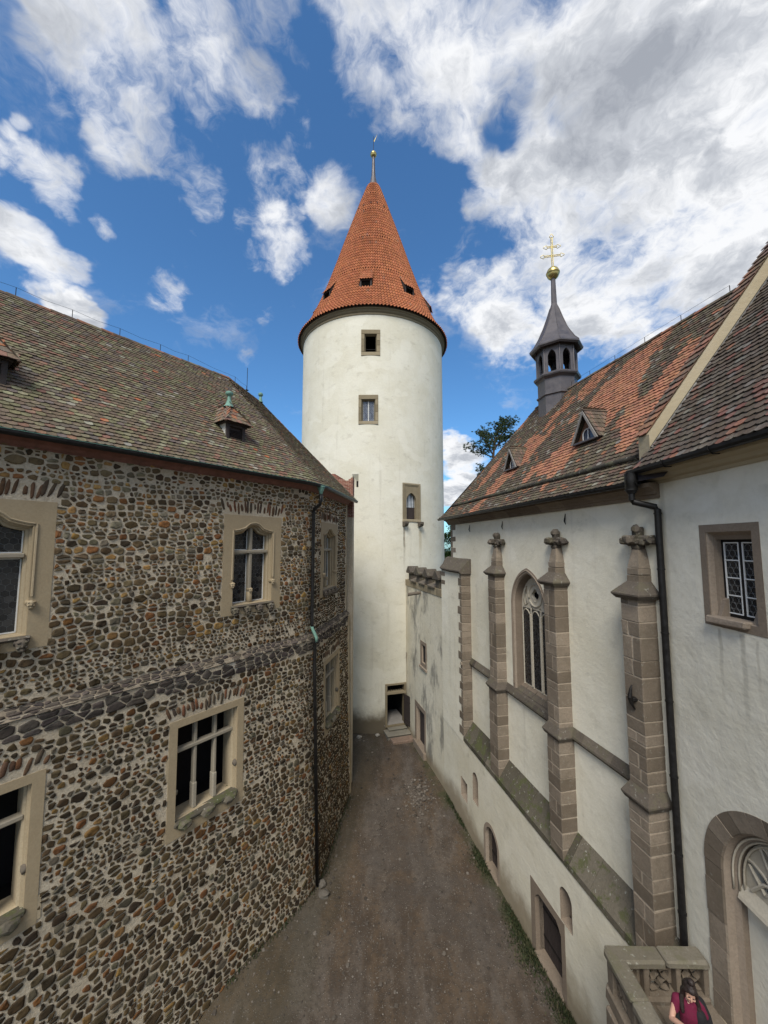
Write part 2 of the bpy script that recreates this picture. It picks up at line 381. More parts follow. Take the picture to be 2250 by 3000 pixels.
def jit(c, a=0.16):
    k = 1+R.uniform(-a, a); return (c[0]*k, c[1]*k*R.uniform(0.95, 1.05), c[2]*k*R.uniform(0.93, 1.07), 1)
def pick(tab):
    x = R.random()*sum(w for w, c in tab)
    for w, c in tab:
        x -= w
        if x <= 0: return jit(c)
    return jit(tab[-1][1])
def inpoly(x, y, P):
    r = False; j = len(P)-1
    for i in range(len(P)):
        if (P[i][1] > y) != (P[j][1] > y) and x < (P[j][0]-P[i][0])*(y-P[i][1])/(P[j][1]-P[i][1])+P[i][0]: r = not r
        j = i
    return r
def roof_tiles(mb, F, u0, u1, w0, z0, w1, z1, clip, colf, tw=0.185, ex=0.155, holes=()):
    """courses of plain tiles on the slope from eave (w0,z0) up to (w1,z1); F maps (u,w,z)"""
    Ls = hypot(w1-w0, z1-z0); cw, sw = (w1-w0)/Ls, (z1-z0)/Ls; nrow = int(Ls/ex)
    o = Vector(F(0, 0, 0)); U = Vector(F(1, 0, 0))-o; Wv = Vector(F(0, 1, 0))-o
    sl = Wv*cw+Vector((0, 0, sw)); nr = U.cross(sl).normalized()
    if nr.z < 0: nr = -nr
    for r in range(nrow+1):
        v = r*ex; off = (r % 2)*tw/2+R.uniform(-0.02, 0.02)
        wav = R.uniform(-0.006, 0.006)
        for k in range(int((u1-u0)/tw)+2):
            u = u0+off+k*tw
            if not clip(u, v) or any(inpoly(u, v, h) for h in holes): continue
            P = Vector(F(u, w0+cw*v, z0+sw*v))+sl*(wav+0.012*noise.noise((u*0.8, v*0.9, 3)))+nr*0.02*noise.noise((u*0.5, v*0.5, 9))
            tile(mb, P, U, sl, nr, tw-0.006, ex*1.9, colf(u, v))

def rubble(mb, S, s0, s1, z0, z1, ex, hr=(0.11, 0.24), seedz=0, gap=(0.010, 0.024), colf=None, wr=(0.6, 1.7), skip=0.03):
    """random rubble: weighted cells of very different size, each shrunk by its joint and knocked round.  S(s,z,w)->point"""
    AX = 0.80; pts = []; z = z0-0.1
    while z < z1+0.1:
        h = R.uniform(*hr); s = s0-R.uniform(0, 0.2)
        while s < s1+0.1:
            w = h*R.uniform(*wr)*(1.35 if R.random() < 0.1 else 1)
            if h > 0.15 and R.random() < 0.38:
                k = R.uniform(0.38, 0.62); parts = [(s+w/2, z+h*k/2, w, h*k), (s+w/2, z+h*(1+k)/2, w, h*(1-k))]
            else: parts = [(s+w/2, z+h/2, w, h)]
            for cs, cz, ww, hh in parts:
                cz += 0.12*noise.noise((cs*0.7, cz*0.4, seedz))+0.055*noise.noise((cs*2.3, cz*1.7, seedz+4))+R.uniform(-0.02, 0.02)
                pts.append(((cs+R.uniform(-0.02, 0.02))*AX, cz, 0.46*sqrt(ww*AX*hh)))
            s += w
        z += h
    H = {}
    for q in pts: H.setdefault((int(q[0]//0.4), int(q[1]//0.4)), []).append(q)
    def clip(P, nx, nz, t):
        out = []; m = len(P)
        for i in range(m):
            a, b = P[i], P[(i+1) % m]; da, db = a[0]*nx+a[1]*nz-t, b[0]*nx+b[1]*nz-t
            if da <= 0: out.append(a)
            if (da < 0) != (db < 0): f = da/(da-db); out.append((a[0]+(b[0]-a[0])*f, a[1]+(b[1]-a[1])*f))
        return out
    for x, z, r in pts:
        if not (s0 < x/AX < s1 and z0 < z < z1) or R.random() < skip: continue
        if any(e[0] < x/AX < e[1] and e[2] < z < e[3] for e in ex): continue
        g = R.uniform(*gap); P = [(-0.3, -0.26), (0.3, -0.26), (0.3, 0.26), (-0.3, 0.26)]; ci, cj = int(x//0.4), int(z//0.4)
        for q in [q for a in (-1, 0, 1) for b in (-1, 0, 1) for q in H.get((ci+a, cj+b), ())]:
            dx, dz = q[0]-x, q[1]-z; d = hypot(dx, dz)
            if d < 1e-6 or d > 0.62: continue
            P = clip(P, dx/d, dz/d, (d*d+r*r-q[2]*q[2])/(2*d)-g)
            if len(P) < 3: break
        if len(P) < 3: continue
        for e in ex:
            E = (e[0]*AX-x, e[1]*AX-x, e[2]-z, e[3]-z)
            if E[0] > 0.35 or E[1] < -0.35 or E[2] > 0.35 or E[3] < -0.35: continue
            sp = [(E[0], 1, 0), (-E[1], -1, 0), (E[2], 0, 1), (-E[3], 0, -1)]; t, nx, nz = max(sp); P = clip(P, nx, nz, t-0.008)
            if len(P) < 3: break
        if len(P) < 3: continue
        for t, nx, nz in ((s1*AX-x, 1, 0), (x-s0*AX, -1, 0), (z1-z, 0, 1), (z-z0, 0, -1)):
            if len(P) >= 3: P = clip(P, nx, nz, t)
        if len(P) < 3: continue
        w_, h_ = max(p[0] for p in P)-min(p[0] for p in P), max(p[1] for p in P)-min(p[1] for p in P)
        if w_ < 0.045 or h_ < 0.035: continue
        k = R.uniform(0.09, 0.22); m = len(P); Q = []
        for i in range(m):
            a, b = P[i], P[(i+1) % m]
            if hypot(a[0]-b[0], a[1]-b[1]) < 0.012: Q.append(((a[0]+b[0])/2, (a[1]+b[1])/2)); continue
            Q += [(a[0]+(b[0]-a[0])*k, a[1]+(b[1]-a[1])*k), (a[0]+(b[0]-a[0])*(1-k), a[1]+(b[1]-a[1])*(1-k))]
        cx_, cz_ = sum(p[0] for p in Q)/len(Q), sum(p[1] for p in Q)/len(Q)
        Q = [((p[0]-cx_)*f/AX, (p[1]-cz_)*f) for p in Q for f in (R.uniform(0.86, 1.05),)]
        n = len(Q)
        if n < 4: continue
        col = (colf or stonecol)(x/AX, z); d = R.uniform(0.010, 0.032); tx, tz = R.uniform(-0.25, 0.25)*d/max(w_, 0.1), R.uniform(-0.25, 0.25)*d/max(h_, 0.1)
        bx, bz = x/AX+cx_/AX, z+cz_
        r0 = [mb.p(bx+p[0], bz+p[1], -0.012) for p in Q]; r1 = [mb.p(bx+p[0]*0.955, bz+p[1]*0.955, d*R.uniform(0.7, 0.95)) for p in Q]
        r2 = [mb.p(bx+p[0]*0.72, bz+p[1]*0.72, d*R.uniform(0.85, 1.2)+p[0]*tx*5+p[1]*tz*5) for p in Q]; c0 = mb.p(bx, bz, d*R.uniform(0.9, 1.15))
        for i in range(n):
            j = (i+1) % n; mb.fc((r0[i], r0[j], r1[j], r1[i]), col); mb.fc((r1[i], r1[j], r2[j], r2[i]), col); mb.fc((r2[i], r2[j], c0), col)
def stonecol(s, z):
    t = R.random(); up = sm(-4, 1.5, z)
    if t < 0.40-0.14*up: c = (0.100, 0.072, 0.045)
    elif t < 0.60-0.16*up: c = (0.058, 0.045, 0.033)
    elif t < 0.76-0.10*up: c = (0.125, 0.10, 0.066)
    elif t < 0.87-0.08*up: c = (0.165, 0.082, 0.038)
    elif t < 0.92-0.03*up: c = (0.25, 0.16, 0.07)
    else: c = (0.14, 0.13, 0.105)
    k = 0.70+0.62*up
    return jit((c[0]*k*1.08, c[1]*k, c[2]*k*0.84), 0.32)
def field(mb, S, cs, cz, a, b, col, rot=None, d=None):
    n = 9; ph = R.uniform(-0.17, 0.17) if rot is None else rot; e = R.uniform(2.3, 5.0); d = d or R.uniform(0.012, 0.034)
    cr, sr = cos(ph), sin(ph); outer = []; sk = R.uniform(-0.2, 0.2)
    for k in range(n):
        t = 2*pi*(k+R.uniform(-0.22, 0.22))/n; c, s_ = cos(t), sin(t)
        q = (abs(c)**e+abs(s_)**e)**(-1/e)*R.uniform(0.80, 1.06)
        outer.append((a*c*q*(1+sk*s_), b*s_*q))
    def put(x, z, w): return mb.p(cs+x*cr-z*sr, cz+x*sr+z*cr, w)
    r0 = [put(x, z, -0.012) for x, z in outer]
    r1 = [put(x*0.93, z*0.93, d*0.6) for x, z in outer]
    r2 = [put(x*0.66, z*0.66, d*R.uniform(0.8, 1.25)) for x, z in outer]
    c0 = put(0, 0, d*1.08)
    for k in range(n):
        j = (k+1) % n
        mb.fc((r0[k], r0[j], r1[j], r1[k]), col); mb.fc((r1[k], r1[j], r2[j], r2[k]), col); mb.fc((r2[k], r2[j], c0), col)
def grid_wall(mb, S, ss, zs, holes):
    ss = sorted(set(ss+[h[i] for h in holes for i in (0, 1)])); zs = sorted(set(zs+[h[i] for h in holes for i in (2, 3)]))
    ids = {}
    def g(i, j):
        if (i, j) not in ids: ids[i, j] = mb.p(ss[i], zs[j], 0)
        return ids[i, j]
    for i in range(len(ss)-1):
        for j in range(len(zs)-1):
            cs, cz = (ss[i]+ss[i+1])/2, (zs[j]+zs[j+1])/2
            if any(h[0] < cs < h[1] and h[2] < cz < h[3] for h in holes): continue
            mb.fc((g(i, j), g(i+1, j), g(i+1, j+1), g(i, j+1)))
def frange(a, b, st):
    n = max(1, int(round((b-a)/st))); return [a+(b-a)*k/n for k in range(n+1)]
def hexpane(mb, x0, x1, z0, z1, w, r=0.075, inside=None, tilt=0.010):
    """hexagonal quarries, each a hair out of true"""
    dx = r*sqrt(3); row = 0; z = z0
    while z < z1+r:
        x = x0+(row % 2)*dx/2
        while x < x1+dx:
            pts = []; a, b = R.uniform(-tilt, tilt), R.uniform(-tilt, tilt)
            for k in range(6):
                t = pi/2+k*pi/3; px = min(x1, max(x0, x+r*0.94*cos(t))); pz = min(z1, max(z0, z+r*0.94*sin(t)))
                pts.append((px, w+a*cos(t)+b*sin(t), pz))
            ok = max(q[0] for q in pts)-min(q[0] for q in pts) > 0.02 and max(q[2] for q in pts)-min(q[2] for q in pts) > 0.02
            if ok and (inside is None or inside(x, z)): mb.poly(pts)
            x += dx
        z += r*1.5; row += 1

# ================================================================== LEFT: rubble palace with a bent, tiled roof
palace = thing('stone_palace', (-2.9, 15, -12.7), 'rubble stone castle wing with tan window surrounds and mossy tiled roof, on the left', 'building')
S_END = 5.62; ZE = 2.40
def off(s, z):
    t = max(0., (-4.2-z)/8.6); return 0.17+0.27*t**1.5*(1-0.35*sm(0, 5, s))
def SU(s, z, w): x, y, n = LP(s, w); return (x, y, z)
def SL(s, z, w): x, y, n = LP(s, off(s, z)+w); return (x, y, z)
up_win = [(-3.66, -1.42, -2.27, 0.97), (-10.06, -7.82, -2.27, 0.97), (1.30, 3.80, -2.27, 0.97)]
lo_win = [(-5.14, -2.87, -7.95, -4.88), (-10.0, -7.72, -7.95, -4.88), (1.32, 3.72, -7.95, -4.92)]
ss = frange(-15, S_END, 0.35)
mb = MB(SU); inset = lambda h: (h[0]+0.16, h[1]-0.16, h[2]+0.16, h[3]-0.16)
grid_wall(mb, SU, ss, frange(-3.7, 2.3, 0.5), [inset(h) for h in up_win])
wall = mb.build('wall', M_mortar, palace, True)
mb = MB(SL); grid_wall(mb, SL, ss, frange(-13.6, -3.6, 0.5), [inset(h) for h in lo_win])
mb.T = lambda a, b, c: (a, b, c)                                   # gable end, back and floor close the volume
E1 = [LP(S_END, w)[:2] for w in (0, -9.4)]; E2 = [LP(S_END, off(S_END, -8))[:2], E1[1]]
mb.poly([E1[0]+(-3.6,), E1[1]+(-3.6,), E1[1]+(2.3,), E1[0]+(2.3,)])
Lb = [LP(S_END, off(S_END, z))[:2]+(z,) for z in (-13.6, -9, -6, -3.6)]
mb.poly(Lb+[E1[1]+(-3.6,), E1[1]+(-13.6,)])
A9 = LP(-15, -9.4)[:2]; A0 = LP(-15, 0.3)[:2]
mb.poly([E1[1]+(-13.6,), A9+(-13.6,), A9+(2.3,), E1[1]+(2.3,)]); mb.poly([A0+(-13.6,), A9+(-13.6,), A9+(2.3,), A0+(2.3,)])
mb.build('wall', M_mortar, palace, True)
# stones, voussoirs over the windows
mbu = MB(lambda s, z, w: SU(s, z, w)); mbl = MB(lambda s, z, w: SL(s, z, w))
def vous(mb, s0, s1, z, n, h):
    ex = (s0-0.12, s1+0.12, z-0.05, z+h-0.05); n = n+R.randint(-2, 2)
    for k in range(n):
        if R.random() < 0.03: continue
        t = (k+0.5)/n-0.5; cs = (s0+s1)/2+t*(s1-s0+0.3); hh = h*R.choice((R.uniform(0.24, 0.34), R.uniform(0.38, 0.52), R.uniform(0.40, 0.52)))
        field(mb, None, cs+R.uniform(-0.03, 0.03), z+h*0.52+R.uniform(-0.05, 0.07), (s1-s0)/n*R.uniform(0.33, 0.50), hh, pick([(0.5, (0.12, 0.07, 0.042)), (0.3, (0.085, 0.063, 0.045)), (0.2, (0.17, 0.075, 0.04))]), rot=-t*0.6+R.uniform(-0.12, 0.12))
    return ex
exu, exl = list(up_win), list(lo_win)
for h in up_win: exu.append(vous(mbu, h[0]+0.05, h[1]-0.05, h[3]+0.02, 18, 0.46))
for h in lo_win: exl.append(vous(mbl, h[0]+0.05, h[1]-0.05, h[3]+0.02, 17, 0.40))
jag = lambda W: [e for (a, b, c, d) in W for e in ((a-0.10, a, c+0.05, c+0.5), (b, b+0.12, c+0.05, c+0.6), (b, b+0.10, d-1.3, d-0.8), (a-0.09, a, d-1.1, d-0.5))]
exu += [(S_END-0.32, S_END+1, -9, 9)]; exl += [(S_END-0.36, S_END+1, -20, 9)]
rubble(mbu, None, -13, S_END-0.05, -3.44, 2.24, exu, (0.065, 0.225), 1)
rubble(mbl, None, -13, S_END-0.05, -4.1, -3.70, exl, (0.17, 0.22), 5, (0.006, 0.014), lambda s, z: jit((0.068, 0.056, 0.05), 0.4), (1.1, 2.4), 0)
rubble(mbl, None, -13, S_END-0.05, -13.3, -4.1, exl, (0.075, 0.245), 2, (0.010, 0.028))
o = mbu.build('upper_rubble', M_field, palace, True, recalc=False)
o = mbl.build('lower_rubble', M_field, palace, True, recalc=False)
# weathered set-off course between the storeys
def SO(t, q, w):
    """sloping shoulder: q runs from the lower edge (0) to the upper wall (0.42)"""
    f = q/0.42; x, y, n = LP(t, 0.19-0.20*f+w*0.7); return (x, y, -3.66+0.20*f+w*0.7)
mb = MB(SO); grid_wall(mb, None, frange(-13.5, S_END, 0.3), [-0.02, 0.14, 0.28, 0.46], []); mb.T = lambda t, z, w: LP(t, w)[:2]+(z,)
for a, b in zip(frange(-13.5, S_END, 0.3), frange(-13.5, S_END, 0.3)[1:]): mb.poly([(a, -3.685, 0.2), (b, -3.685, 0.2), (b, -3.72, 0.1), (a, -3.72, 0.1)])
soc = mb.build('set_off_course', plain('shade_toned_mortar', (0.20, 0.165, 0.125, 1), 0.95, 0, 0.35, 6, 0.01, 0.1), palace, True)  # mortar colour darkened to offset the light falling on the sloping top
mb = MB(SO); rubble(mb, None, -13, S_END-0.02, -0.03, 0.45, [], (0.11, 0.20), 8, (0.006, 0.014), lambda a, b: pick([(0.5, (0.095, 0.078, 0.064)), (0.3, (0.125, 0.105, 0.088)), (0.2, (0.06, 0.05, 0.045))]), (0.9, 2.4), 0.04)
mb.build('weathered_stone', M_field, soc, True, recalc=False)
# corner ashlar at the far end
mb = MB(lambda s, w, z: LP(s, w)[:2]+(z,)); z = -3.25; k = 0
while z < 2.2:
    h = R.uniform(0.42, 0.6); mb.cbox(S_END-(0.30 if k % 2 else 0.16), S_END+0.012, -0.3, 0.014, z, min(z+h, 2.22)-0.012, 0.012, 0.004); z += h; k += 1
mb.build('corner_ashlar', M_tan, palace); mb = MB(lambda s, w, z: LP(s, off(s, z)+w)[:2]+(z,)); z = -12.6; k = 0
while z < -3.9:
    h = R.uniform(0.45, 0.65); mb.cbox(S_END-(0.34 if k % 2 else 0.18), S_END+0.012, -0.3, 0.014, z, min(z+h, -3.72)-0.012, 0.012, 0.004); z += h; k += 1
mb.build('corner_ashlar', M_tan, palace)

def surround(F, u0, u1, z0, z1, hole, w=0.014):
    """flat stone surround of several long blocks, cut to the opening"""
    mb = MB(F)
    mb.plate(rect(u0, u1, z0, z1), [hole], w, -0.10)
    for (a, b, c, d) in ((u0-0.07, u0+0.02, z0+0.06, z0+0.52), (u1-0.02, u1+0.09, z0+0.05, z0+0.55), (u1-0.02, u1+0.06, z1-1.5, z1-0.9)):
        mb.cbox(a, b, -0.05, w-0.002, c, d, 0.006, 0.003)
    return mb
def ogee(cx, a, zs, h, n=9):
    pts = []
    for k in range(2*n+1):
        x = a*(1-k/n); t = abs(x)/a
        z = h*0.45+h*0.55*sqrt(max(0, 1-(t/0.36)**2)) if t < 0.36 else h*0.45*((1-t)/0.64)**1.6
        pts.append((cx+x, zs+z))
    return pts
def carved_head(mb, F0, c, r):
    """worn mask corbel: brow, cheeks, nose and open jaw"""
    u, w, z = c; T0 = mb.T
    mb.cbox(u-r*0.95, u+r*0.95, w-0.12, w+r*0.3, z-r*0.3, z+r*1.0, 0.02, 0.008)
    mb.blob((u, w+r*0.5, z+r*0.15), r*0.85, 0.10, (1, 1, 1.1)); mb.blob((u, w+r*0.55, z-r*0.75), r*0.62, 0.10, (1, 1, 0.8))
    mb.blob((u, w+r*1.3, z-r*0.1), r*0.24, 0.1, (0.8, 1, 1.3), 1)
    for sgn in (-1, 1):
        mb.blob((u+sgn*r*0.45, w+r*1.05, z+r*0.55), r*0.32, 0.1, (1.2, 1, 0.6), 1); mb.blob((u+sgn*r*0.55, w+r*0.95, z-r*0.3), r*0.3, 0.1, (1, 1, 1), 1)
        mb.blob((u+sgn*r*0.85, w+r*0.4, z+r*0.5), r*0.28, 0.1, (0.7, 1, 1.4), 1)
def upper_window(F, u0, u1, z0, z1, flip=False):
    cx = (u0+u1)/2; a = (u1-u0)/2-0.37; zb = z0+0.30; zs = z1-0.56; hh = 0.27
    ob = [(cx-a, zb), (cx+a, zb)]+ogee(cx, a, zs, hh)
    a2 = a-0.11; ib = [(cx-a2, zb+0.03), (cx+a2, zb+0.03)]+ogee(cx, a2, zs-0.10, hh*0.95)
    win = surround(F, u0, u1, z0, z1, ob).build('window', M_tan, palace)
    mb = MB(F)
    a1 = a-0.055; mid = [(cx-a1, zb+0.015), (cx+a1, zb+0.015)]+ogee(cx, a1, zs-0.05, hh)
    mb.skirt(ob, -0.08, mid, -0.11); mb.skirt(mid, -0.11, mid, -0.17); mb.skirt(mid, -0.17, ib, -0.20); mb.skirt(ib, -0.20, ib, -0.40)
    mb.build('reveal', M_tan, win)
    mb = MB(F)                                                      # hood moulding, two rolls
    for da, dz, r, wv in ((0.045, 0.05, 0.026, 0.02), (-0.005, 0.0, 0.020, 0.0)):
        aa = a+da; top = ogee(cx, aa, zs+dz, hh)
        mb.tube([(cx+aa, wv, zs-1.55)]+[(x, wv, z) for x, z in top]+[(cx-aa, wv, zs-1.55)], r, 6)
    mb.build('hood_mould', M_tan, win)
    mb = MB(F); zt = zs-0.66                                       # mullion, transom, white casement edges
    mb.cbox(cx-0.055, cx+0.055, -0.33, -0.16, zb+0.02, zs+hh-0.12, 0.02)
    mb.build('mullion', M_tanlight, win)
    mb = MB(F); mb.cbox(cx-a2-0.02, cx+a2+0.02, -0.33, -0.13, zt-0.05, zt+0.06, 0.022); mb.build('transom', M_tanlight, win)
    mb = MB(F); mb.poly([(cx-a2, -0.36, zb), (cx+a2, -0.36, zb), (cx+a2, -0.36, zs+hh), (cx-a2, -0.36, zs+hh)])
    mb.build('leading', M_came, win)
    for x0, x1 in ((cx-a2, cx-0.06), (cx+0.06, cx+a2)): mb = MB(F); hexpane(mb, x0, x1, zb, zs+hh, -0.352, 0.085, tilt=0.004); mb.build('pane', M_glass, win, recalc=False)
    mb = MB(F)
    for sg in (-1, 1):
        for (a_, b_, c_, d_) in ((a2-0.022, a2, zb+0.03, zs-0.02), (0.055, 0.072, zb+0.03, zs+0.05), (0.06, a2, zb+0.03, zb+0.055), (0.06, a2, zt-0.08, zt-0.05), (0.06, a2, zt+0.06, zt+0.085)):
            x0, x1 = sorted((cx+sg*a_, cx+sg*b_)); mb.box(x0, x1, -0.35, -0.325, c_, d_)
    mb.build('casement', M_white, win)
    mb = MB(F); mb.prism([(-0.36, zb+0.02), (0.05, zb-0.01), (0.10, zb-0.05), (0.05, zb-0.10), (-0.36, zb-0.1)], cx-a-0.06, cx+a+0.06)
    mb.build('sill', M_dark, win)
    for k in range(4):
        mb = MB(F); carved_head(mb, F, (cx+(k-1.5)*a*0.60, 0.03, zb-0.19), 0.125); mb.build('mask_corbel', M_dark, win, True)
    for sg in (-1, 1):
        mb = MB(F); carved_head(mb, F, (cx+sg*(a+0.03), 0.0, zs-1.72), 0.085); mb.build('carved_head', M_tan, win, True)
    mb = MB(F); carved_head(mb, F, (cx, -0.16, zb+0.42), 0.075); mb.cbox(cx-0.075, cx+0.075, -0.3, -0.12, zb+0.02, zb+0.36, 0.02); mb.build('mullion_foot', M_tan, win, True)
def lower_window(F, u0, u1, z0, z1, proud):
    F2 = lambda u, w, z: F(u, w+proud(z), z)
    cx = (u0+u1)/2; a = (u1-u0)/2-0.22; zb = z0+0.42; zt = z1-0.20
    ob = rect(cx-a, cx+a, zb, zt); ib = rect(cx-a+0.09, cx+a-0.09, zb+0.02, zt-0.08)
    win = surround(F2, u0, u1, z0, z1, ob).build('window', M_tan, palace)
    mb = MB(F2); md = rect(cx-a+0.045, cx+a-0.045, zb+0.01, zt-0.04)
    mb.skirt(ob, -0.06, md, -0.08); mb.skirt(md, -0.08, md, -0.15); mb.skirt(md, -0.15, ib, -0.18); mb.skirt(ib, -0.18, ib, -0.62)
    mb.build('reveal', M_tan, win)
    mb = MB(F2); mb.box(cx-a-0.3, cx+a+0.3, -1.6, -0.60, zb-0.3, zt+0.2)
    mb.f = [f for i, f in enumerate(mb.f) if i != 3]; mb.c = mb.c[:len(mb.f)]; mb.mi = mb.mi[:len(mb.f)]
    mb.build('room', M_void, win)
    for k in (-1, 1):
        mb = MB(F2); x = cx+k*a*0.33; mb.cbox(x-0.045, x+0.045, -0.34, -0.17, zb+0.02, zt-0.06, 0.02); mb.cbox(x-0.06, x+0.06, -0.35, -0.15, zb+0.02, zb+0.7, 0.02)
        mb.build('mullion', M_tanlight, win)
    mb = MB(F2); zz = zt-0.70; mb.cbox(cx-a+0.06, cx+a-0.06, -0.34, -0.14, zz-0.05, zz+0.06, 0.022); mb.build('transom', M_tanlight, win)
    mb = MB(F2); mb.cbox(cx-a-0.03, cx+a+0.03, -0.4, 0.07, zb-0.13, zb+0.012, 0.03, 0.012)
    for k in (-1, 0, 1): mb.blob((cx+k*a*0.72, 0.07, zb-0.13), 0.17, 0.2, (1.25, 0.7, 0.72))
    mb.build('sill', M_moss, win)
    for sg in (-1, 1):
        mb = MB(F2); mb.blob((cx+sg*(a-0.01), -0.07, zb+0.75), 0.085, 0.15, (0.9, 1, 1.2)); mb.build('carved_boss', M_dark, win, True)
pr = lambda s: (lambda z: off(s, z))
upper_window(FA, 1.42, 3.66, -2.27, 0.97); upper_window(FA, 7.82, 10.06, -2.27, 0.97); upper_window(FB, 1.30, 3.80, -2.27, 0.97)
lower_window(FA, 2.87, 5.14, -7.95, -4.88, pr(-4)); lower_window(FA, 7.72, 10.0, -7.95, -4.88, pr(-9)); lower_window(FB, 1.32, 3.72, -7.95, -4.92, pr(2.5))

# roof: two slopes round the bend, end hip
W_E, DR = 0.42, 4.92; ZR = 7.62; TP = (ZR-ZE)/DR; CP = 1/sqrt(1+TP*TP); SP = TP*CP
def roofpath(d):
    """inset d inward from the eave: radius left in the bend, and where the straights begin"""
    r = RL+W_E-d
    return r
def RP(kind, q, d):
    w = W_E-d; z = ZE+d*TP
    if kind == 'A': return FA(q, w, z), NA
    if kind == 'B': return FB(q, w, z), NB
    n = (cos(q), sin(q)); r = RL+w; return (AC[0]+r*n[0], AC[1]+r*n[1], z), n
dorm_holes = {'A': [], 'B': []}
def tileL_col(s, v):
    hi = v/7.2; n = noise.noise((s*0.35, v*0.5, 2))+0.5*noise.noise((s*1.1, v*1.3, 5))
    red = 0.09+0.17*sm(0.1, 0.7, n)*sm(0.2, 0.6, hi)+0.05*sm(0.75, 1, hi)
    return pick([(0.50, (0.150, 0.110, 0.078)), (0.26, (0.165, 0.148, 0.085)), (0.16, (0.135, 0.108, 0.092)), (0.09*(1-hi)+0.01, (0.24, 0.225, 0.145)), (red*0.9, (0.22, 0.115, 0.082)), (0.008, (0.40, 0.14, 0.065)), (0.02, (0.29, 0.27, 0.22))])
mb = MB(); ex = 0.150; tw = 0.18; nrow = int(DR/CP/ex)
hipk = lambda d: 5.62+W_E-d*0.34                                   # the end hip leans in
for r in range(nrow+1):
    v = r*ex; d = v*CP; rad = RL+W_E-d; off_ = (r % 2)*tw/2+R.uniform(-0.02, 0.02); wav = R.uniform(-0.006, 0.006)
    ust = TL if rad > 0 else TL+(-rad)*math.tan(HT)
    def put(kind, q, tx, col):
        P, n = RP(kind, q, d); t = Vector((-n[1], n[0], 0)); sl = Vector((-n[0]*CP, -n[1]*CP, SP)); nr = Vector((n[0]*SP, n[1]*SP, CP))
        P = Vector(P)+sl*(wav+0.014*noise.noise((tx*0.8, v*0.9, 3)))+nr*0.03*noise.noise((tx*0.45, v*0.5, 9))
        tile(mb, P, t, sl, nr, tw-0.006, ex*1.9, col, lift=0.036)
    u = ust+off_
    while u < 14.6:
        if not ((2.05 < u < 3.35 or 7.35 < u < 8.65) and 1.05 < v < 2.9 and False): put('A', u, -u, tileL_col(-u, v))
        u += tw
    if rad > 0.1:
        n = max(1, int(rad*2*HT/tw))
        for k in range(n): put('R', aA+2*HT*(k+0.5)/n, k*tw, tileL_col(k*tw, v))
    u = ust+off_
    while u < hipk(d): put('B', u, u, tileL_col(u, v)); u += tw
roof = mb.build('roof', M_tileL, palace, recalc=False)
mb = MB(); ds = frange(0, DR, 0.2)                                   # boarding under the tiles and the far slopes
def strip(fn0, fn1):
    for d0, d1 in zip(ds, ds[1:]): mb.poly([fn0(d0), fn1(d0), fn1(d1), fn0(d1)])
us = lambda d: TL if RL+W_E-d > 0 else TL-(RL+W_E-d)*math.tan(HT)
strip(lambda d: RP('A', us(d), d)[0], lambda d: RP('A', 15, d)[0]); strip(lambda d: RP('B', us(d), d)[0], lambda d: RP('B', hipk(d), d)[0])
for k in range(4):
    for d0, d1 in zip(ds, ds[1:]):
        if RL+W_E-d1 > 0: mb.poly([RP('R', aA+2*HT*(k+a)/4, d)[0] for a, d in ((0, d0), (1, d0), (1, d1), (0, d1))])
hA, hB = RP('B', hipk(0), 0)[0], RP('B', hipk(DR), DR)[0]
bk = FB(hipk(0), -9.84, ZE); mb.poly([hA, hB, bk])
rA, rB = RP('A', 15, DR)[0], RP('A', us(DR), DR)[0]
mb.poly([rA, rB, FA(us(DR), -9.84, ZE), FA(15, -9.84, ZE)]); mb.poly([rB, hB, bk, FB(us(DR), -9.84, ZE)])
mb.build('roof_boarding', M_wood, roof)
def ridge_tiles(mb, pts, r=0.10, L=0.34, colf=None):
    for a, b in zip(pts, pts[1:]):
        a, b = Vector(a), Vector(b); n = max(1, int((b-a).length/L)); d = (b-a).normalized(); x = d.cross(Vector((0, 0, 1))).normalized(); y = x.cross(d)
        for k in range(n):
            p0 = a+(b-a)*k/n-d*0.02; p1 = a+(b-a)*(k+1)/n+d*0.03; col = colf(); dz = R.uniform(-0.008, 0.008); o = len(mb.v)
            for p, rr in ((p0, r*1.08), (p1, r*0.94)):
                for j in range(6):
                    t = pi*j/5; mb.v.append((p+x*rr*cos(t)+y*(rr*sin(t)-0.03+dz))[:])
            for j in range(5): mb.fc((o+j, o+j+1, o+7+j, o+6+j), col)
            mb.fc([o+j for j in range(6)], col); mb.fc([o+6+j for j in range(6)], col)
mb = MB(); ridc = lambda: pick([(0.6, (0.14, 0.10, 0.075)), (0.2, (0.20, 0.17, 0.12)), (0.2, (0.28, 0.12, 0.075))])
ridge_tiles(mb, [rA, rB, hB], colf=ridc); ridge_tiles(mb, [hB, hA], 0.085, 0.3, ridc); mb.build("ridge", M_tileL, roof)
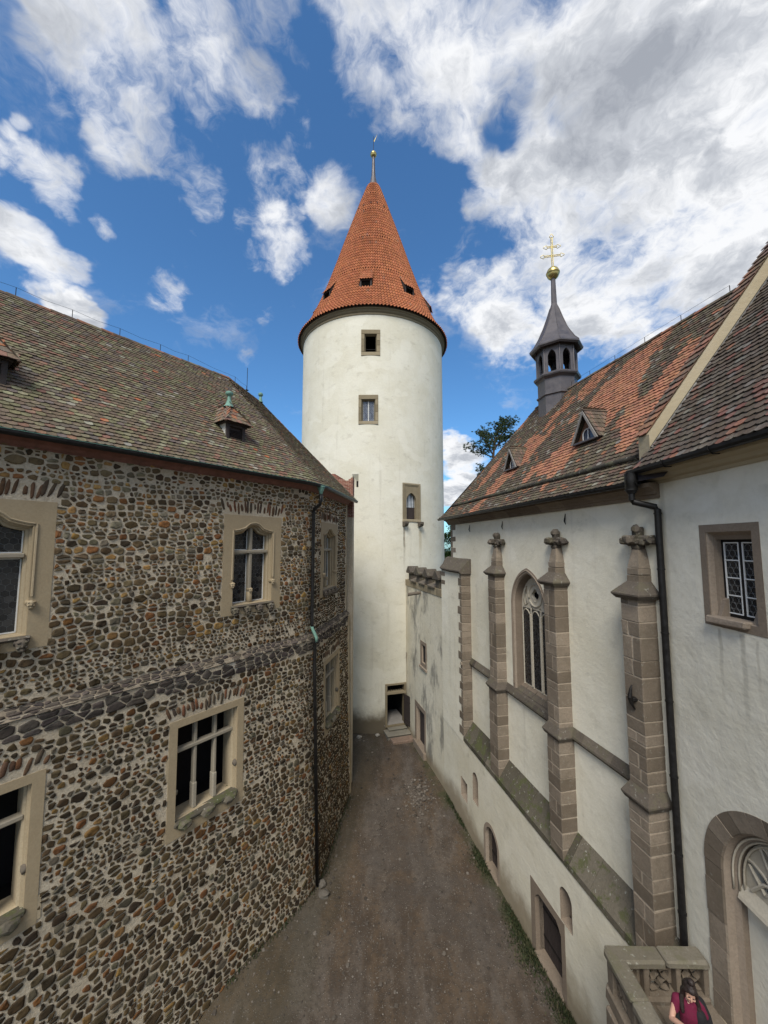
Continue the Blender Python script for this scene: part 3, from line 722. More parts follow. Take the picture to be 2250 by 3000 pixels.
# eave: red rendered cove, dark gutter with copper edge, downpipe
def along(mb, prof, s0, s1, st=0.3, closed=True):
    rings = []
    for s in frange(s0, s1, st):
        rings.append([mb.p(*(LP(s, w)[:2]+(z,))) for w, z in prof])
    n = len(prof)
    for a, b in zip(rings, rings[1:]):
        for k in range(n if closed else n-1): mb.fc((a[k], a[(k+1) % n], b[(k+1) % n], b[k]))
    mb.fc(rings[0]); mb.fc(rings[-1])
mb = MB(); along(mb, [(-0.02, 2.13), (0.02, 2.13), (0.03, 2.16), (0.07, 2.18), (0.11, 2.25), (0.20, 2.31), (0.30, 2.33), (0.30, 2.36), (-0.02, 2.36)], -14, S_END+0.1)
mb.build('eave_cove', M_redpl, palace)
gut = [(0.36, 2.40), (0.36, 2.33), (0.39, 2.285), (0.44, 2.27), (0.49, 2.285), (0.52, 2.33), (0.525, 2.385), (0.51, 2.385), (0.505, 2.335), (0.48, 2.30), (0.44, 2.285), (0.40, 2.30), (0.375, 2.34), (0.375, 2.40)]
mb = MB(); along(mb, gut, -14, S_END+0.35); gutter = mb.build('gutter', M_gutter, palace)
mb = MB(); along(mb, [(0.51, 2.386), (0.528, 2.386), (0.53, 2.40), (0.512, 2.40)], -14, S_END+0.35); mb.build('gutter_rim', M_verd, gutter)
s0 = 0.18
def DP(w, z, s=s0): return LP(s, w)[:2]+(z,)
mb = MB(); mb.tube([DP(0.44, 2.0), DP(0.44, 1.72), DP(0.40, 1.60), DP(0.16, 1.42), DP(0.12, 1.30), DP(0.12, -3.12), DP(0.14, -3.2)], 0.068, 10)
pipe = mb.build('downpipe', M_gutter, palace, True)
mb = MB(); mb.tube([DP(0.35, -3.72), DP(off(s0, -4)+0.1, -3.86), DP(off(s0, -5)+0.09, -4.1)]+[DP(off(s0, z)+0.09, z) for z in frange(-4.6, -12.5, 0.8)], 0.066, 10)
mb.build('downpipe', M_gutter, palace, True)
mb = MB(); mb.tube([DP(0.44, 2.30), DP(0.44, 2.24), DP(0.44, 2.10), DP(0.44, 1.98)], [0.15, 0.14, 0.085, 0.06], 10); mb.tube([DP(0.44, 2.33), DP(0.44, 2.28)], 0.165, 10); mb.build('copper_outlet', M_verd, pipe, True); mb = MB()
mb.tube([DP(0.12, -3.15), DP(0.14, -3.28), DP(0.33, -3.62), DP(0.34, -3.78)], 0.062, 10); mb.build('copper_elbow', M_verd, pipe, True)
for z in (1.0, -0.2, -1.3, -2.4): mb = MB(); mb.tube([DP(0.12, z-0.02), DP(0.12, z+0.02)], 0.078, 10); mb.build('pipe_collar', M_iron, pipe)

def small_tiles(mb, quad_, n, rows, colf):
    """rows of little tiles on a quad a(bottom left) b(bottom right) c(top right) d(top left)"""
    a, b, c, d = (Vector(q) for q in quad_); nr = (b-a).cross(d-a)
    if nr.length < 1e-6: nr = (b-a).cross(c-a)
    nr.normalize(); nr = nr if nr.z > 0 else -nr
    for r in range(rows):
        t0, t1 = r/rows, (r+1)/rows; L0, R0, L1 = a+(d-a)*t0, b+(c-b)*t0, a+(d-a)*t1
        ln = (R0-L0).length; k = max(1, int(round(ln/((b-a).length/n)))); e = (R0-L0)/k if ln > 1e-4 else None
        if e is None: continue
        t = e.normalized(); sl = nr.cross(t); sl = sl if sl.z > 0 else -sl; rise = ((d-a).dot(sl))/rows
        for i in range(k): tile(mb, L0+e*(i+0.5), t, sl, nr, e.length-0.005, rise*1.5, colf(), 0.014, 0.016, 0.02)
dormc = lambda: pick([(0.4, (0.17, 0.12, 0.09)), (0.3, (0.23, 0.13, 0.095)), (0.2, (0.21, 0.18, 0.14)), (0.1, (0.36, 0.13, 0.07))])
def palace_dormer(cu):
    F = lambda u, w, z: FA(cu+u, w, z)
    rz = lambda w: ZE+(W_E-w)*TP
    wf = -0.72; zb, zt = rz(wf)-0.06, 4.24; hw = 0.34
    mb = MB(F)                                                      # front posts, head and sill
    mb.cbox(-hw-0.02, -hw+0.09, wf-0.1, wf, zb, zt, 0.01); mb.cbox(hw-0.09, hw+0.02, wf-0.1, wf, zb, zt, 0.01)
    mb.cbox(-hw+0.09, hw-0.09, wf-0.1, wf-0.004, zt-0.10, zt, 0.01); mb.cbox(-hw-0.04, hw+0.04, wf-0.1, wf+0.05, zb-0.02, zb+0.07, 0.01)
    mb.box(-hw+0.09, hw-0.09, wf-0.16, wf-0.10, zb, zt)
    mb.cbox(-hw-0.10, hw+0.10, -1.6, wf+0.06, zt, zt+0.05, 0.01)
    dm = mb.build('dormer', M_wood, roof)
    mb = MB(F)
    for sg in (-1, 1):
        x = sg*hw; mb.poly([(x, wf-0.02, zb), (x, wf-0.02, zt), (x, W_E-(zt-ZE)/TP, zt)])
    mb.build('cheek', M_offpl, dm)
    mb = MB(F)
    for k in range(8): z = zb+0.10+k*0.052; mb.poly([(-hw+0.10, wf-0.09, z+0.04), (hw-0.10, wf-0.09, z+0.04), (hw-0.10, wf-0.045, z), (-hw+0.10, wf-0.045, z)])
    mb.build('louvre', M_wood, dm)
    mb = MB(); e = 0.52; zl = 4.26; wq = wf+0.17; ap = (0, -1.25, 5.08); bk = (0, W_E-(5.08-ZE)/TP, 5.08); be = W_E-(zl-ZE)/TP
    Q = lambda *p: F(*p)
    small_tiles(mb, [Q(-e, wq, zl), Q(e, wq, zl), Q(*ap), Q(*ap)], 5, 5, dormc)
    for sg in (-1, 1): small_tiles(mb, [Q(sg*e, be, zl), Q(sg*e, wq, zl), Q(*ap), Q(*bk)], 7, 5, dormc)
    mb.poly([Q(-e, wq, zl-0.01), Q(e, wq, zl-0.01), Q(*ap)], (0.1, 0.07, 0.05, 1))
    for sg in (-1, 1): mb.poly([Q(sg*e, be, zl-0.01), Q(sg*e, wq, zl-0.01), Q(*ap), Q(*bk)], (0.1, 0.07, 0.05, 1))
    for sg in (-1, 1): ridge_tiles(mb, [Q(sg*e, wq, zl), Q(*ap)], 0.045, 0.25, dormc)
    mb.build('dormer_roof', M_tileL, dm, recalc=False)
    mb = MB(); x, y, _ = Q(0, -1.25, 0); mb.lathe(x, y, [(0.20, 4.98), (0.11, 5.12), (0.07, 5.24), (0.055, 5.40), (0.075, 5.42), (0.13, 5.46), (0.14, 5.50), (0.13, 5.55), (0.06, 5.585), (0.0, 5.59)], 14)
    mb.build('finial', M_verd, dm, auto=40)
palace_dormer(2.9); palace_dormer(9.09)
mb = MB(); q = FB(4.05, -4.42, 0); mb.lathe(q[0], q[1], [(0.13, 7.60), (0.08, 7.75), (0.055, 7.92), (0.10, 7.94), (0.13, 8.0), (0.12, 8.07), (0.05, 8.13), (0, 8.14)], 14); mb.build('finial', M_verd, roof, auto=40)
mb = MB(); q = FB(2.75, -4.48, 0); mb.tube([(q[0], q[1], 7.6), (q[0], q[1], 8.9)], 0.014, 6); mb.lathe(q[0], q[1], [(0.02, 7.78), (0.09, 7.74), (0.02, 7.70)], 10)
wp = []
for k, (F, u) in enumerate([(FA, 14), (FA, 12.5), (FA, 11), (FA, 9.6), (FA, 8.2), (FA, 6.8), (FA, 5.4), (FA, 4.0), (FA, 2.9), (FB, 1.7), (FB, 2.75)]):
    q = F(u, W_E-DR, 0); a = Vector((q[0], q[1], ZR+0.34)); mb.tube([(q[0], q[1], ZR), a[:]], 0.011, 5); wp.append(a)
for a, b in zip(wp, wp[1:]):
    mid = (a+b)/2-Vector((0, 0, 0.05)); mb.tube([a[:], mid[:], b[:]], 0.005, 5)
mb.build('lightning_conductor', M_iron, roof)

# brick stub wall with a notched top behind the palace's far corner
bw = thing('brick_wall', FB(6.2, -0.5, -12.3), 'red brick wall end with notched V top between the mossy roof corner and the round tower', 'wall')
def bricks(mb, F, u0, u1, w0, w1, z0, topf):
    z = z0; r = 0
    while z < 4.2:
        u = u0-(r % 2)*0.13
        while u < u1:
            a, b = max(u, u0), min(u+0.26, u1)
            if b-a > 0.04 and z+0.07 < topf((a+b)/2): mb.cbox(a+0.005, b-0.005, w0, w1, z, z+0.068, 0.006, 0.003)
            u += 0.26
        z += 0.08; r += 1
FW = lambda u, w, z: FB(6.02+w, 0.22-u, z)
top = lambda u: 3.94-1.1*u if u < 0.32 else (3.60+0.55*(u-0.32) if u < 1.1 else 4.03)
mb = MB(FW); bricks(mb, FW, 0, 1.5, 0, 0.35, 1.5, top); mb.build('brickwork', M_brick, bw)
mb = MB(FW); mb.plate([(0.01, -12.6), (1.49, -12.6), (1.49, 3.9), (1.12, 3.92), (0.33, 3.5), (0.01, 3.82)], [], 0.008, 0.342); mb.build('mortar_core', M_mortar, bw)

# ================================================================== round tower
tower = thing('round_tower', (CT[0], CT[1], -12.4), 'tall round white plastered tower with conical orange tiled roof and gilded ball', 'tower')
ZC = 16.72
win_t = [(-6.4, 6.7, 13.58, 15.54), (-8.0, 5.4, 8.5, 10.66), (22.4, 36.8, 1.66, 4.38), (10.1, 24.2, -12.02, -9.36), (-12.4, -7.7, 4.0, 4.94)]
mb = MB(lambda s, z, w: FT(s, w, z)); grid_wall(mb, None, frange(-180, 180, 3), frange(-13.2, ZC+0.3, 0.9), win_t)
mb.build('wall', M_tower, tower, True)
mb = MB(); mb.lathe(CT[0], CT[1], [(RT-0.05, ZC-0.03), (RT+0.05, ZC-0.02), (RT+0.07, ZC+0.05), (RT+0.05, ZC+0.12), (RT+0.10, ZC+0.15), (RT+0.16, ZC+0.25), (RT+0.17, ZC+0.32), (RT+0.24, ZC+0.34), (RT+0.25, ZC+0.46), (RT-0.1, ZC+0.48)], 96)
mb.build('cornice', M_towfr, tower, auto=30)
PR = [(6.42, 17.16), (5.98, 17.74), (5.55, 18.5), (5.12, 19.45), (4.72, 20.4), (4.35, 21.35), (3.93, 22.5), (3.27, 24.45), (2.62, 26.5), (1.86, 28.8), (1.12, 31.0), (0.40, 33.05)]
def prof_at(t, _l=[]):
    if not _l:
        s = 0; _l.append(0)
        for a, b in zip(PR, PR[1:]): s += hypot(b[0]-a[0], b[1]-a[1]); _l.append(s)
    for k in range(len(PR)-1):
        if t <= _l[k+1] or k == len(PR)-2:
            f = (t-_l[k])/(_l[k+1]-_l[k]); a, b = PR[k], PR[k+1]; d = Vector((b[0]-a[0], b[1]-a[1])).normalized()
            return a[0]+(b[0]-a[0])*f, a[1]+(b[1]-a[1])*f, d
TLEN = sum(hypot(b[0]-a[0], b[1]-a[1]) for a, b in zip(PR, PR[1:]))
mb = MB(); ex = 0.335; nr_ = int(TLEN/ex); HOLED = [-44.5, -4.5, 35.5, 75.5, 115.5, 155.5, 195.5, 235.5, 275.5]
def pantile(mb, phi, dphi, t, L, col):
    """one S-curved pantile: a trough and a roll, lifted over the course below"""
    for y, li in ((0, 0.055), (L, 0.004)):
        r, z, d = prof_at(min(t+y, TLEN)); nx, nz = d.y, -d.x
        if y == 0: o = len(mb.v); rows = []
        ids = []
        for k in range(6):
            f = k/5-0.5; h = li+0.048*cos(2*pi*f*0.98)*(1 if y == 0 else 0.9)+0.045
            a = radians(phi+dphi*f*1.0); rr = r+h*nx; ids.append(len(mb.v)); mb.v.append((CT[0]+rr*sin(a), CT[1]-rr*cos(a), z+h*abs(nz)))
        rows.append(ids)
        if y == 0:
            ids2 = []
            for k in range(6):
                f = k/5-0.5; h = li+0.048*cos(2*pi*f)+0.045-0.035; a = radians(phi+dphi*f); rr = r+h*nx; ids2.append(len(mb.v)); mb.v.append((CT[0]+rr*sin(a), CT[1]-rr*cos(a), z+h*abs(nz)-0.008))
    for k in range(5): mb.fc((rows[0][k], rows[0][k+1], rows[1][k+1], rows[1][k]), col); mb.fc((ids2[k], ids2[k+1], rows[0][k+1], rows[0][k]), col)
def tilT(): return pick([(0.70, (0.37, 0.128, 0.058)), (0.22, (0.33, 0.115, 0.054)), (0.07, (0.41, 0.155, 0.075)), (0.01, (0.28, 0.13, 0.08))])
for r in range(nr_):
    t = r*ex; rr, zz, _ = prof_at(t); n = 150 if rr > 4.3 else 120 if rr > 3.0 else 88 if rr > 1.9 else 56 if rr > 1.15 else 32
    dph = 360/n
    for k in range(n):
        ph = -180+dph*(k+(0.5 if False else 0.0))
        if any(abs(((ph-h+180) % 360)-180)*radians(1)*rr < 0.46 for h in HOLED) and 19.3 < zz < 20.1: continue
        pantile(mb, ph, dph, t+R.uniform(-0.012, 0.012), ex*1.12, tilT())
cone = mb.build('roof', M_tileT, tower, recalc=False)
mb = MB(); mb.lathe(CT[0], CT[1], [(r-0.03, z-0.02) for r, z in PR], 64); mb.lathe(CT[0], CT[1], [(RT, ZC+0.47), (6.40, 17.15)], 64); mb.build('roof_boarding', M_wood, cone)
for h in HOLED[:4]+HOLED[-1:]:
    F = lambda u, w, z, h=h: (CT[0]+w*sin(radians(h))+u*cos(radians(h)), CT[1]-w*cos(radians(h))+u*sin(radians(h)), z)
    mb = MB(F); wf = 5.14; z0, z1 = 19.36, 20.12; hw = 0.45
    mb.cbox(-hw, -hw+0.11, wf-0.12, wf, z0, z1, 0.01); mb.cbox(hw-0.11, hw, wf-0.12, wf, z0, z1, 0.01); mb.cbox(-hw+0.11, hw-0.11, wf-0.12, wf-0.003, z1-0.12, z1, 0.01); mb.cbox(-hw+0.11, hw-0.11, wf-0.12, wf-0.003, z0, z0+0.16, 0.01)
    mb.box(-hw+0.1, hw-0.1, wf-0.2, wf-0.12, z0, z1)
    for sg in (-1, 1): mb.poly([(sg*hw, wf-0.01, z0), (sg*hw, wf-0.01, z1+0.04), (sg*hw, 4.36, 21.36), (sg*hw, 4.7, 20.4)])
    dm = mb.build('dormer', M_wood, cone)
    mb = MB(F)
    for k in range(6): z = z0+0.19+k*0.075; mb.poly([(-hw+0.12, wf-0.10, z+0.06), (hw-0.12, wf-0.10, z+0.06), (hw-0.12, wf-0.04, z), (-hw+0.12, wf-0.04, z)])
    mb.build('louvre', M_iron, dm)
    mb = MB(F); n = 5; L0 = 5.24; z0_ = 20.08; Lr = hypot(L0-4.30, 21.5-z0_); cw, sw = (L0-4.30)/Lr, (21.5-z0_)/Lr
    for r in range(5):
        for k in range(n):
            col = tilT(); hws = hw+0.06; u0 = -hws+2*hws*k/n; v0, v1 = r*Lr/5, (r+1.1)*Lr/5; ids = []
            for v, li in ((v0, 0.03), (v1, 0.0)):
                for j in range(6): u = u0+2*hws/n*j/5; hh = li+0.03*cos(2*pi*(j/5-0.5)); ids.append(mb.p(u, L0-cw*v+sw*hh, z0_+sw*v+cw*hh))
            for j in range(6): u = u0+2*hws/n*j/5; hh = 0.005+0.03*cos(2*pi*(j/5-0.5)); ids.append(mb.p(u, L0-cw*v0+sw*hh, z0_+sw*v0+cw*hh-0.006))
            for j in range(5): mb.fc([ids[j], ids[j+1], ids[7+j], ids[6+j]], col); mb.fc([ids[12+j], ids[13+j], ids[j+1], ids[j]], col)
    mb.build('dormer_roof', M_tileT, dm, recalc=False)
mb = MB()
for ph, zz in ((-28, 29.6), (-6, 29.7), (14, 29.75), (36, 29.6), (58, 29.7), (-52, 29.7)):
    rr = 1.12+(31-zz)*0.336+0.05; q = FT(ph, rr-RT, zz); mb.cbox(q[0]-0.06, q[0]+0.06, q[1]-0.10, q[1]+0.02, zz-0.05, zz+0.1, 0.02)
mb.build('roof_hook', M_iron, cone)
mb = MB(); mb.lathe(CT[0], CT[1], [(0.46, 32.85), (0.30, 33.4), (0.20, 33.9), (0.165, 34.5), (0.12, 35.9)], 16); spire = mb.build('spire_mast', M_lead, cone, auto=40)
mb = MB(); mb.lathe(CT[0], CT[1], [(0.0, 35.84)]+[(0.28*sin(t), 36.13-0.29*cos(t)) for t in frange(0.15, 1.5, 0.2)]+[(0.30, 36.13), (0.30, 36.17)]+[(0.28*sin(t), 36.16-0.28*cos(t)) for t in frange(1.6, 3.1, 0.2)], 20); mb.build('ball', M_gold, spire, auto=40)
mb = MB(); mb.tube([(CT[0], CT[1], 36.4), (CT[0], CT[1], 38.0)], 0.022, 6); mb.build('vane_rod', M_iron, spire)
mb = MB(); V = [(0.03, 37.55), (0.09, 37.45), (0.34, 38.3), (0.2, 37.95)]
for dy in (-0.012, 0.012): mb.poly([(CT[0]+a, CT[1]+dy+a*0.2, b) for a, b in V])
for p, q in zip(V, V[1:]+V[:1]): mb.poly([(CT[0]+p[0], CT[1]-0.012+p[0]*0.2, p[1]), (CT[0]+q[0], CT[1]-0.012+q[0]*0.2, q[1]), (CT[0]+q[0], CT[1]+0.012+q[0]*0.2, q[1]), (CT[0]+p[0], CT[1]+0.012+p[0]*0.2, p[1])])
mb.build('vane', M_gold, spire)

def tframe(i, parent=None):
    a, b, z0, z1 = win_t[i]; c = (a+b)/2; hw = RT*sin(radians((b-a)/2)); t = radians(c); w0 = RT*cos(radians((b-a)/2))
    F = lambda u, w, z: (CT[0]+(RT+w)*sin(t)+u*cos(t), CT[1]-(RT+w)*cos(t)+u*sin(t), z)
    return F, hw, z0, z1
def ring_frame(mb, hw, z0, z1, ow, oz0, oz1, w=0.02, d=0.28, blocks=True):
    """four or more dressed blocks round a rectangular opening"""
    e = 0.004; H = z1-z0
    mb.cbox(-hw, hw, -d, w, oz1, z1, 0.015, 0.004); mb.cbox(-hw, hw, -d, w, z0, oz0, 0.015, 0.004)
    for sg in (-1, 1):
        x0, x1 = sorted((sg*hw, sg*ow)); cuts = [oz0, oz0+(oz1-oz0)*R.uniform(0.3, 0.45), oz0+(oz1-oz0)*R.uniform(0.6, 0.75), oz1]
        for p, q in zip(cuts, cuts[1:]): mb.cbox(x0, x1, -d, w, p+e, q-e, 0.015, 0.005)
def bevel_in(mb, ow, a, b, w0, k, w1): mb.skirt(rect(-ow, ow, a, b), w0, rect(-ow+k, ow-k, a+k, b-k), w1)
F, hw, z0, z1 = tframe(0); mb = MB(F); ring_frame(mb, hw, z0, z1, 0.45, z0+0.27, z1-0.33); mb.skirt(rect(-0.45, 0.45, z0+0.27, z1-0.33), -0.02, rect(-0.37, 0.37, z0+0.29, z1-0.42), -0.2)
w_ = mb.build('window', M_towfr, tower); mb = MB(F); mb.box(-0.9, 0.9, -1.8, -0.25, z0-0.2, z1+0.2); mb.f.pop(3); mb.c.pop(3); mb.mi.pop(3); mb.build('room', M_void, w_)
mb = MB(F); mb.cbox(-0.37, 0.37, -0.26, -0.22, z0+0.55, z0+0.58, 0.004); mb.build('rail', M_iron, w_)
F, hw, z0, z1 = tframe(1); mb = MB(F); ring_frame(mb, hw, z0, z1, 0.50, z0+0.24, z1-0.33); mb.skirt(rect(-0.5, 0.5, z0+0.24, z1-0.33), -0.02, rect(-0.41, 0.41, z0+0.26, z1-0.42), -0.2)
w_ = mb.build('window', M_towfr, tower); mb = MB(F); mb.poly([(-0.5, -0.24, z0), (0.5, -0.24, z0), (0.5, -0.24, z1), (-0.5, -0.24, z1)]); mb.build('leading', M_came, w_)
for x0, x1 in ((-0.40, -0.02), (0.02, 0.40)):
    mb = MB(F); k = 0; st = 0.125; z = z0+0.26
    while z < z1-0.42:
        for j in range(4):
            cx = x0+(j+(k % 2)*0.5)*st; r = st*0.45
            if cx-r < x0-0.03 or cx+r > x1+0.03: continue
            t = R.uniform(-0.006, 0.006); mb.poly([(cx-r, -0.235+t, z), (cx, -0.235, z-r*1.35), (cx+r, -0.235-t, z), (cx, -0.235, z+r*1.35)])
        z += st*0.68; k += 1
    mb.build('pane', M_bglass, w_, recalc=False)
mb = MB(F); mb.cbox(-0.022, 0.022, -0.25, -0.2, z0+0.25, z1-0.4, 0.006); mb.build('mullion', M_white, w_)
# doorway window high up, once opening on a balcony
F, hw, z0, z1 = tframe(2); ax = -0.02; al = [(ax-0.42, z0+0.13), (ax+0.42, z0+0.13)]+[(ax+x, z0+1.42+z) for x, z in arch(0.42, 0.62)]
mb = MB(F); mb.plate(rect(-hw, hw, z0, z1), [al], -0.02, -0.32)
for a in (rect(-hw, hw, z1-0.10, z1+0.01), rect(-hw, -hw+0.12, z0, z1-0.10), rect(hw-0.12, hw, z0, z1-0.10)): mb.plate(a, [], 0.03, -0.1)
for a in (rect(-hw+0.12, hw-0.12, z1-0.19, z1-0.10), rect(-hw+0.12, -hw+0.20, z0+0.1, z1-0.19), rect(hw-0.20, hw-0.12, z0+0.1, z1-0.19)): mb.plate(a, [], 0.008, -0.1)
mb.cbox(-hw-0.02, hw+0.02, -0.2, 0.05, z0-0.06, z0+0.12, 0.015, 0.004)
w_ = mb.build('window', M_towfr, tower); mb = MB(F); mb.plate([(ax-0.5, z0+1.0), (ax+0.5, z0+1.0), (ax+0.5, z0+2.2), (ax-0.5, z0+2.2)], [], -0.28, -0.3); mb.build('pane', M_frost, w_)
mb = MB(F); mb.plate([(ax-0.5, z0), (ax+0.5, z0), (ax+0.5, z0+1.0), (ax-0.5, z0+1.0)], [], -0.27, -0.3); mb.build('lower_panel', M_wood, w_)
mb = MB(F)
for x in (-0.15, 0.13, 0.33): mb.cbox(ax+x-0.012, ax+x+0.012, -0.27, -0.24, z0+1.0, z0+2.05, 0.004)
mb.build('glazing_bar', M_iron, w_)
for x in (-hw+0.12, hw-0.10):
    mb = MB(F); mb.prism([(-0.1, z0-0.05), (0.36, z0-0.05), (0.36, z0-0.20), (0.28, z0-0.33), (0.10, z0-0.40), (-0.1, z0-0.40)], x-0.14, x+0.14); mb.build('bracket', M_dark, w_)
F, hw, z0, z1 = tframe(4); mb = MB(F); inn = [(0.03, z0+0.05), (0.17, z0+0.05), (0.17, z0+0.48), (0.03, z0+0.48)]
mb.skirt(rect(-hw, hw, z0, z1), 0.0, inn, -0.28); w_ = mb.build('slit', M_tower, tower); mb = MB(F); mb.plate(inn, [], -0.27, -0.4); mb.build('opening', M_void, w_)
# ground door, leaf swung open
F, hw, z0, z1 = tframe(3); ow = hw-0.14; zt = z1-0.12; zl = z1-0.62
mb = MB(F); e = 0.004
for sg in (-1, 1): x0, x1 = sorted((sg*hw, sg*ow)); mb.cbox(x0, x1, -0.45, 0.03, z0, z1-0.56, 0.012, 0.004); mb.cbox(x0, x1, -0.45, 0.03, z1-0.555, z1-0.125, 0.012, 0.004)
mb.cbox(-hw, hw, -0.45, 0.032, zt, z1, 0.012, 0.004); mb.cbox(-hw-0.01, hw+0.01, -0.4, 0.036, zl-0.08, zl+0.08, 0.012, 0.004); mb.cbox(-hw, hw, -0.5, 0.05, z0-0.14, z0, 0.02, 0.006)
dr = mb.build('doorway', M_towfr, tower)
mb = MB(F); mb.box(-ow-0.25, ow+0.25, -3.2, -0.44, z0+0.005, z1+0.1)
for q in (3,): mb.f.pop(q); mb.c.pop(q); mb.mi.pop(q)
mb.build('passage', M_void, dr); mb = MB(F); mb.box(-ow-0.2, ow+0.2, -2.2, -0.05, z0-0.05, z0+0.02); mb.build('passage_floor', M_floor, dr)
mb = MB(F)
for k in range(7): x = -ow+0.1+k*(2*ow-0.2)/6; mb.tube([(x, -0.18, zl+0.06), (x, -0.18, zt+0.02)], 0.012, 5)
mb.build('fanlight_grille', M_iron, dr)
h = (ow-0.02, 0.06); ang = radians(-104)                           # hinge on the right
FD = lambda u, w, z: F(h[0]-u*cos(ang)+w*sin(ang)*0.0-w*sin(-ang), h[1]-u*sin(ang)+w*cos(ang), z)
mb = MB(FD)
for k in range(6): mb.cbox(k*0.2+0.003, k*0.2+0.197, -0.03, 0.03, z0+0.04, zl-0.1, 0.006, 0.002)
for z in (z0+0.35, zl-0.5): mb.cbox(0.0, 1.1, 0.03, 0.045, z, z+0.06, 0.004)
leaf = mb.build('door_leaf', M_wood, dr); mb = MB(FD); mb.cbox(0.98, 1.12, -0.08, 0.09, z0+1.02, z0+1.06, 0.01); mb.build('handle', M_iron, leaf)
M_step = stone('worn_step_stone', (0.17, 0.155, 0.125, 1), (0.27, 0.25, 0.205, 1), isl=False)
steps = thing('doorstep', F(0, 0.7, -12.4), 'three low grey stone and plank steps before the open door of the round tower', 'steps')
for k, (u0, u1, w0, w1, zt_, mt) in enumerate(((-0.62, 0.66, 0.03, 0.42, -12.13, M_step), (-0.88, 0.78, 0.1, 0.95, -12.26, M_step), (-0.72, 0.92, 0.96, 1.62, -12.36, M_plank))):
    mb = MB(F)
    if k < 2: mb.cbox(u0, u1, w0-0.1, w1, zt_-0.055, zt_, 0.014, 0.006); mb.box(u0+0.05, u1-0.05, w0-0.1, w1-0.07, -12.8, zt_-0.05)
    else:
        for j in range(3): mb.cbox(u0+0.01*j, u1+0.03*j, w0+j*0.205, w0+j*0.205+0.198, -12.7, zt_-0.004*j, 0.012, 0.006)
    mb.build('step' if k < 2 else 'plank_step', mt, steps)

# ================================================================== chapel
chapel = thing('chapel', FC(12, 0, -12.4), 'white chapel with stone buttresses, patched orange and dark tiled roof and small lead belfry', 'chapel')
ZS, UE = -5.45, 19.25
win_c = arch_loop(12.2, 1.07, -5.33, -2.2, 1.35)
mb = MB(FC)
mb.plate([(6.3, -8.9), (UE, -8.9), (UE, 1.4), (6.3, 1.4)], [win_c], 0.0, None)
ap = [(UE, 0), (21.4, -2.15), (21.4, -5.35), (UE, -7.5), (6.3, -7.5)]
for a, b in zip(ap, ap[1:]): mb.poly([(a[0], a[1], -13), (b[0], b[1], -13), (b[0], b[1], 1.4), (a[0], a[1], 1.4)])
wallc = mb.build('wall', M_chapel, chapel)
niche = [arch_loop(10.11, 0.25, -10.5, -9.78, 0.24, 8, False), arch_loop(15.84, 0.26, -10.9, -9.95, 0.28, 8)]
sqw = rect(16.68, 17.38, -11.46, -10.63); d1 = arch_loop(14.5, 0.63, -12.62, -11.5, 0.66, 12); d2 = rect(10.2, 11.84, -12.62, -10.52)
mb = MB(FC); mb.plate([(5.56, -13.4), (19.6, -13.4), (19.6, -8.71), (5.56, -8.71)], niche+[sqw, d1, d2], 0.44, None)
mb.poly([(19.6, 0.44, -13.4), (19.6, 0.44, -8.6), (19.6, -1, -8.6), (19.6, -1, -13.4)])
low = mb.build('lower_wall', M_lower, chapel)
for nm, lp, dep in (('niche', niche[0], 0.30), ('niche', niche[1], 0.22)):
    mb = MB(FC); mb.skirt(lp, 0.44, lp, 0.44-dep); mb.plate(lp, [], 0.44-dep, None)
    n_ = mb.build(nm, M_greyfr, chapel)
cx = lambda lp: sum(p[0] for p in lp)/len(lp); cz = lambda lp: sum(p[1] for p in lp)/len(lp)
def grow(lp, e): X, Z = (min(p[0] for p in lp)+max(p[0] for p in lp))/2, (min(p[1] for p in lp)+max(p[1] for p in lp))/2; return [(x+(e if x > X else -e), z+(e if z > Z+0.02 else 0)) for x, z in lp]
mb = MB(FC); mb.skirt(sqw, 0.44, [(x, z) for x, z in rect(16.80, 17.28, -11.36, -10.74)], 0.26); mb.skirt(rect(16.80, 17.28, -11.36, -10.74), 0.26, rect(16.80, 17.28, -11.36, -10.74), -0.1)
w_ = mb.build('small_window', M_greyfr, chapel); mb = MB(FC); mb.plate(rect(16.7, 17.4, -11.5, -10.6), [], 0.16, None)
mb.build('opening', M_void, w_); mb = MB(FC)
for x in (16.95, 17.12): mb.tube([(x, 0.2, -11.4), (x, 0.2, -10.7)], 0.014, 5)
mb.build('grille_bar', M_iron, w_)
def lower_door(lp, inner, mat_leaf, u0, u1):
    mb = MB(FC); mb.plate(grow(lp, 0.0), [inner], 0.446, 0.0); mb.skirt(inner, 0.3, inner, -0.12); d_ = mb.build('doorway', M_greyfr, chapel)
    mb = MB(FC); k = u0
    while k < u1-0.01: mb.cbox(k+0.003, min(k+0.17, u1)-0.003, 0.10, 0.16, -12.6, max(z for x, z in lp)+0.05, 0.006, 0.002); k += 0.17
    lf = mb.build('door_leaf', mat_leaf, d_)
    mb = MB(FC); xs = [x for x, z in inner]; mb.cbox(min(xs)-0.05, max(xs)+0.05, -0.05, 0.50, -12.75, -12.53, 0.02, 0.008); mb.build('threshold', M_greyfr, d_)
    mb = MB(FC)
    for z in (-12.15, -11.35): mb.cbox(u0+0.03, u1-0.03, 0.16, 0.175, z, z+0.06, 0.004)
    mb.build('strap_hinge', M_iron, lf)
lower_door(d1, arch_loop(14.5, 0.48, -12.55, -11.5, 0.52, 12), M_wood, 13.95, 15.05)
lower_door(d2, [(10.37, -12.55), (11.62, -12.55), (11.62, -10.98), (11.5, -10.82), (11.40, -10.74), (10.58, -10.74), (10.48, -10.82), (10.37, -10.98)], M_wood, 10.3, 11.7)
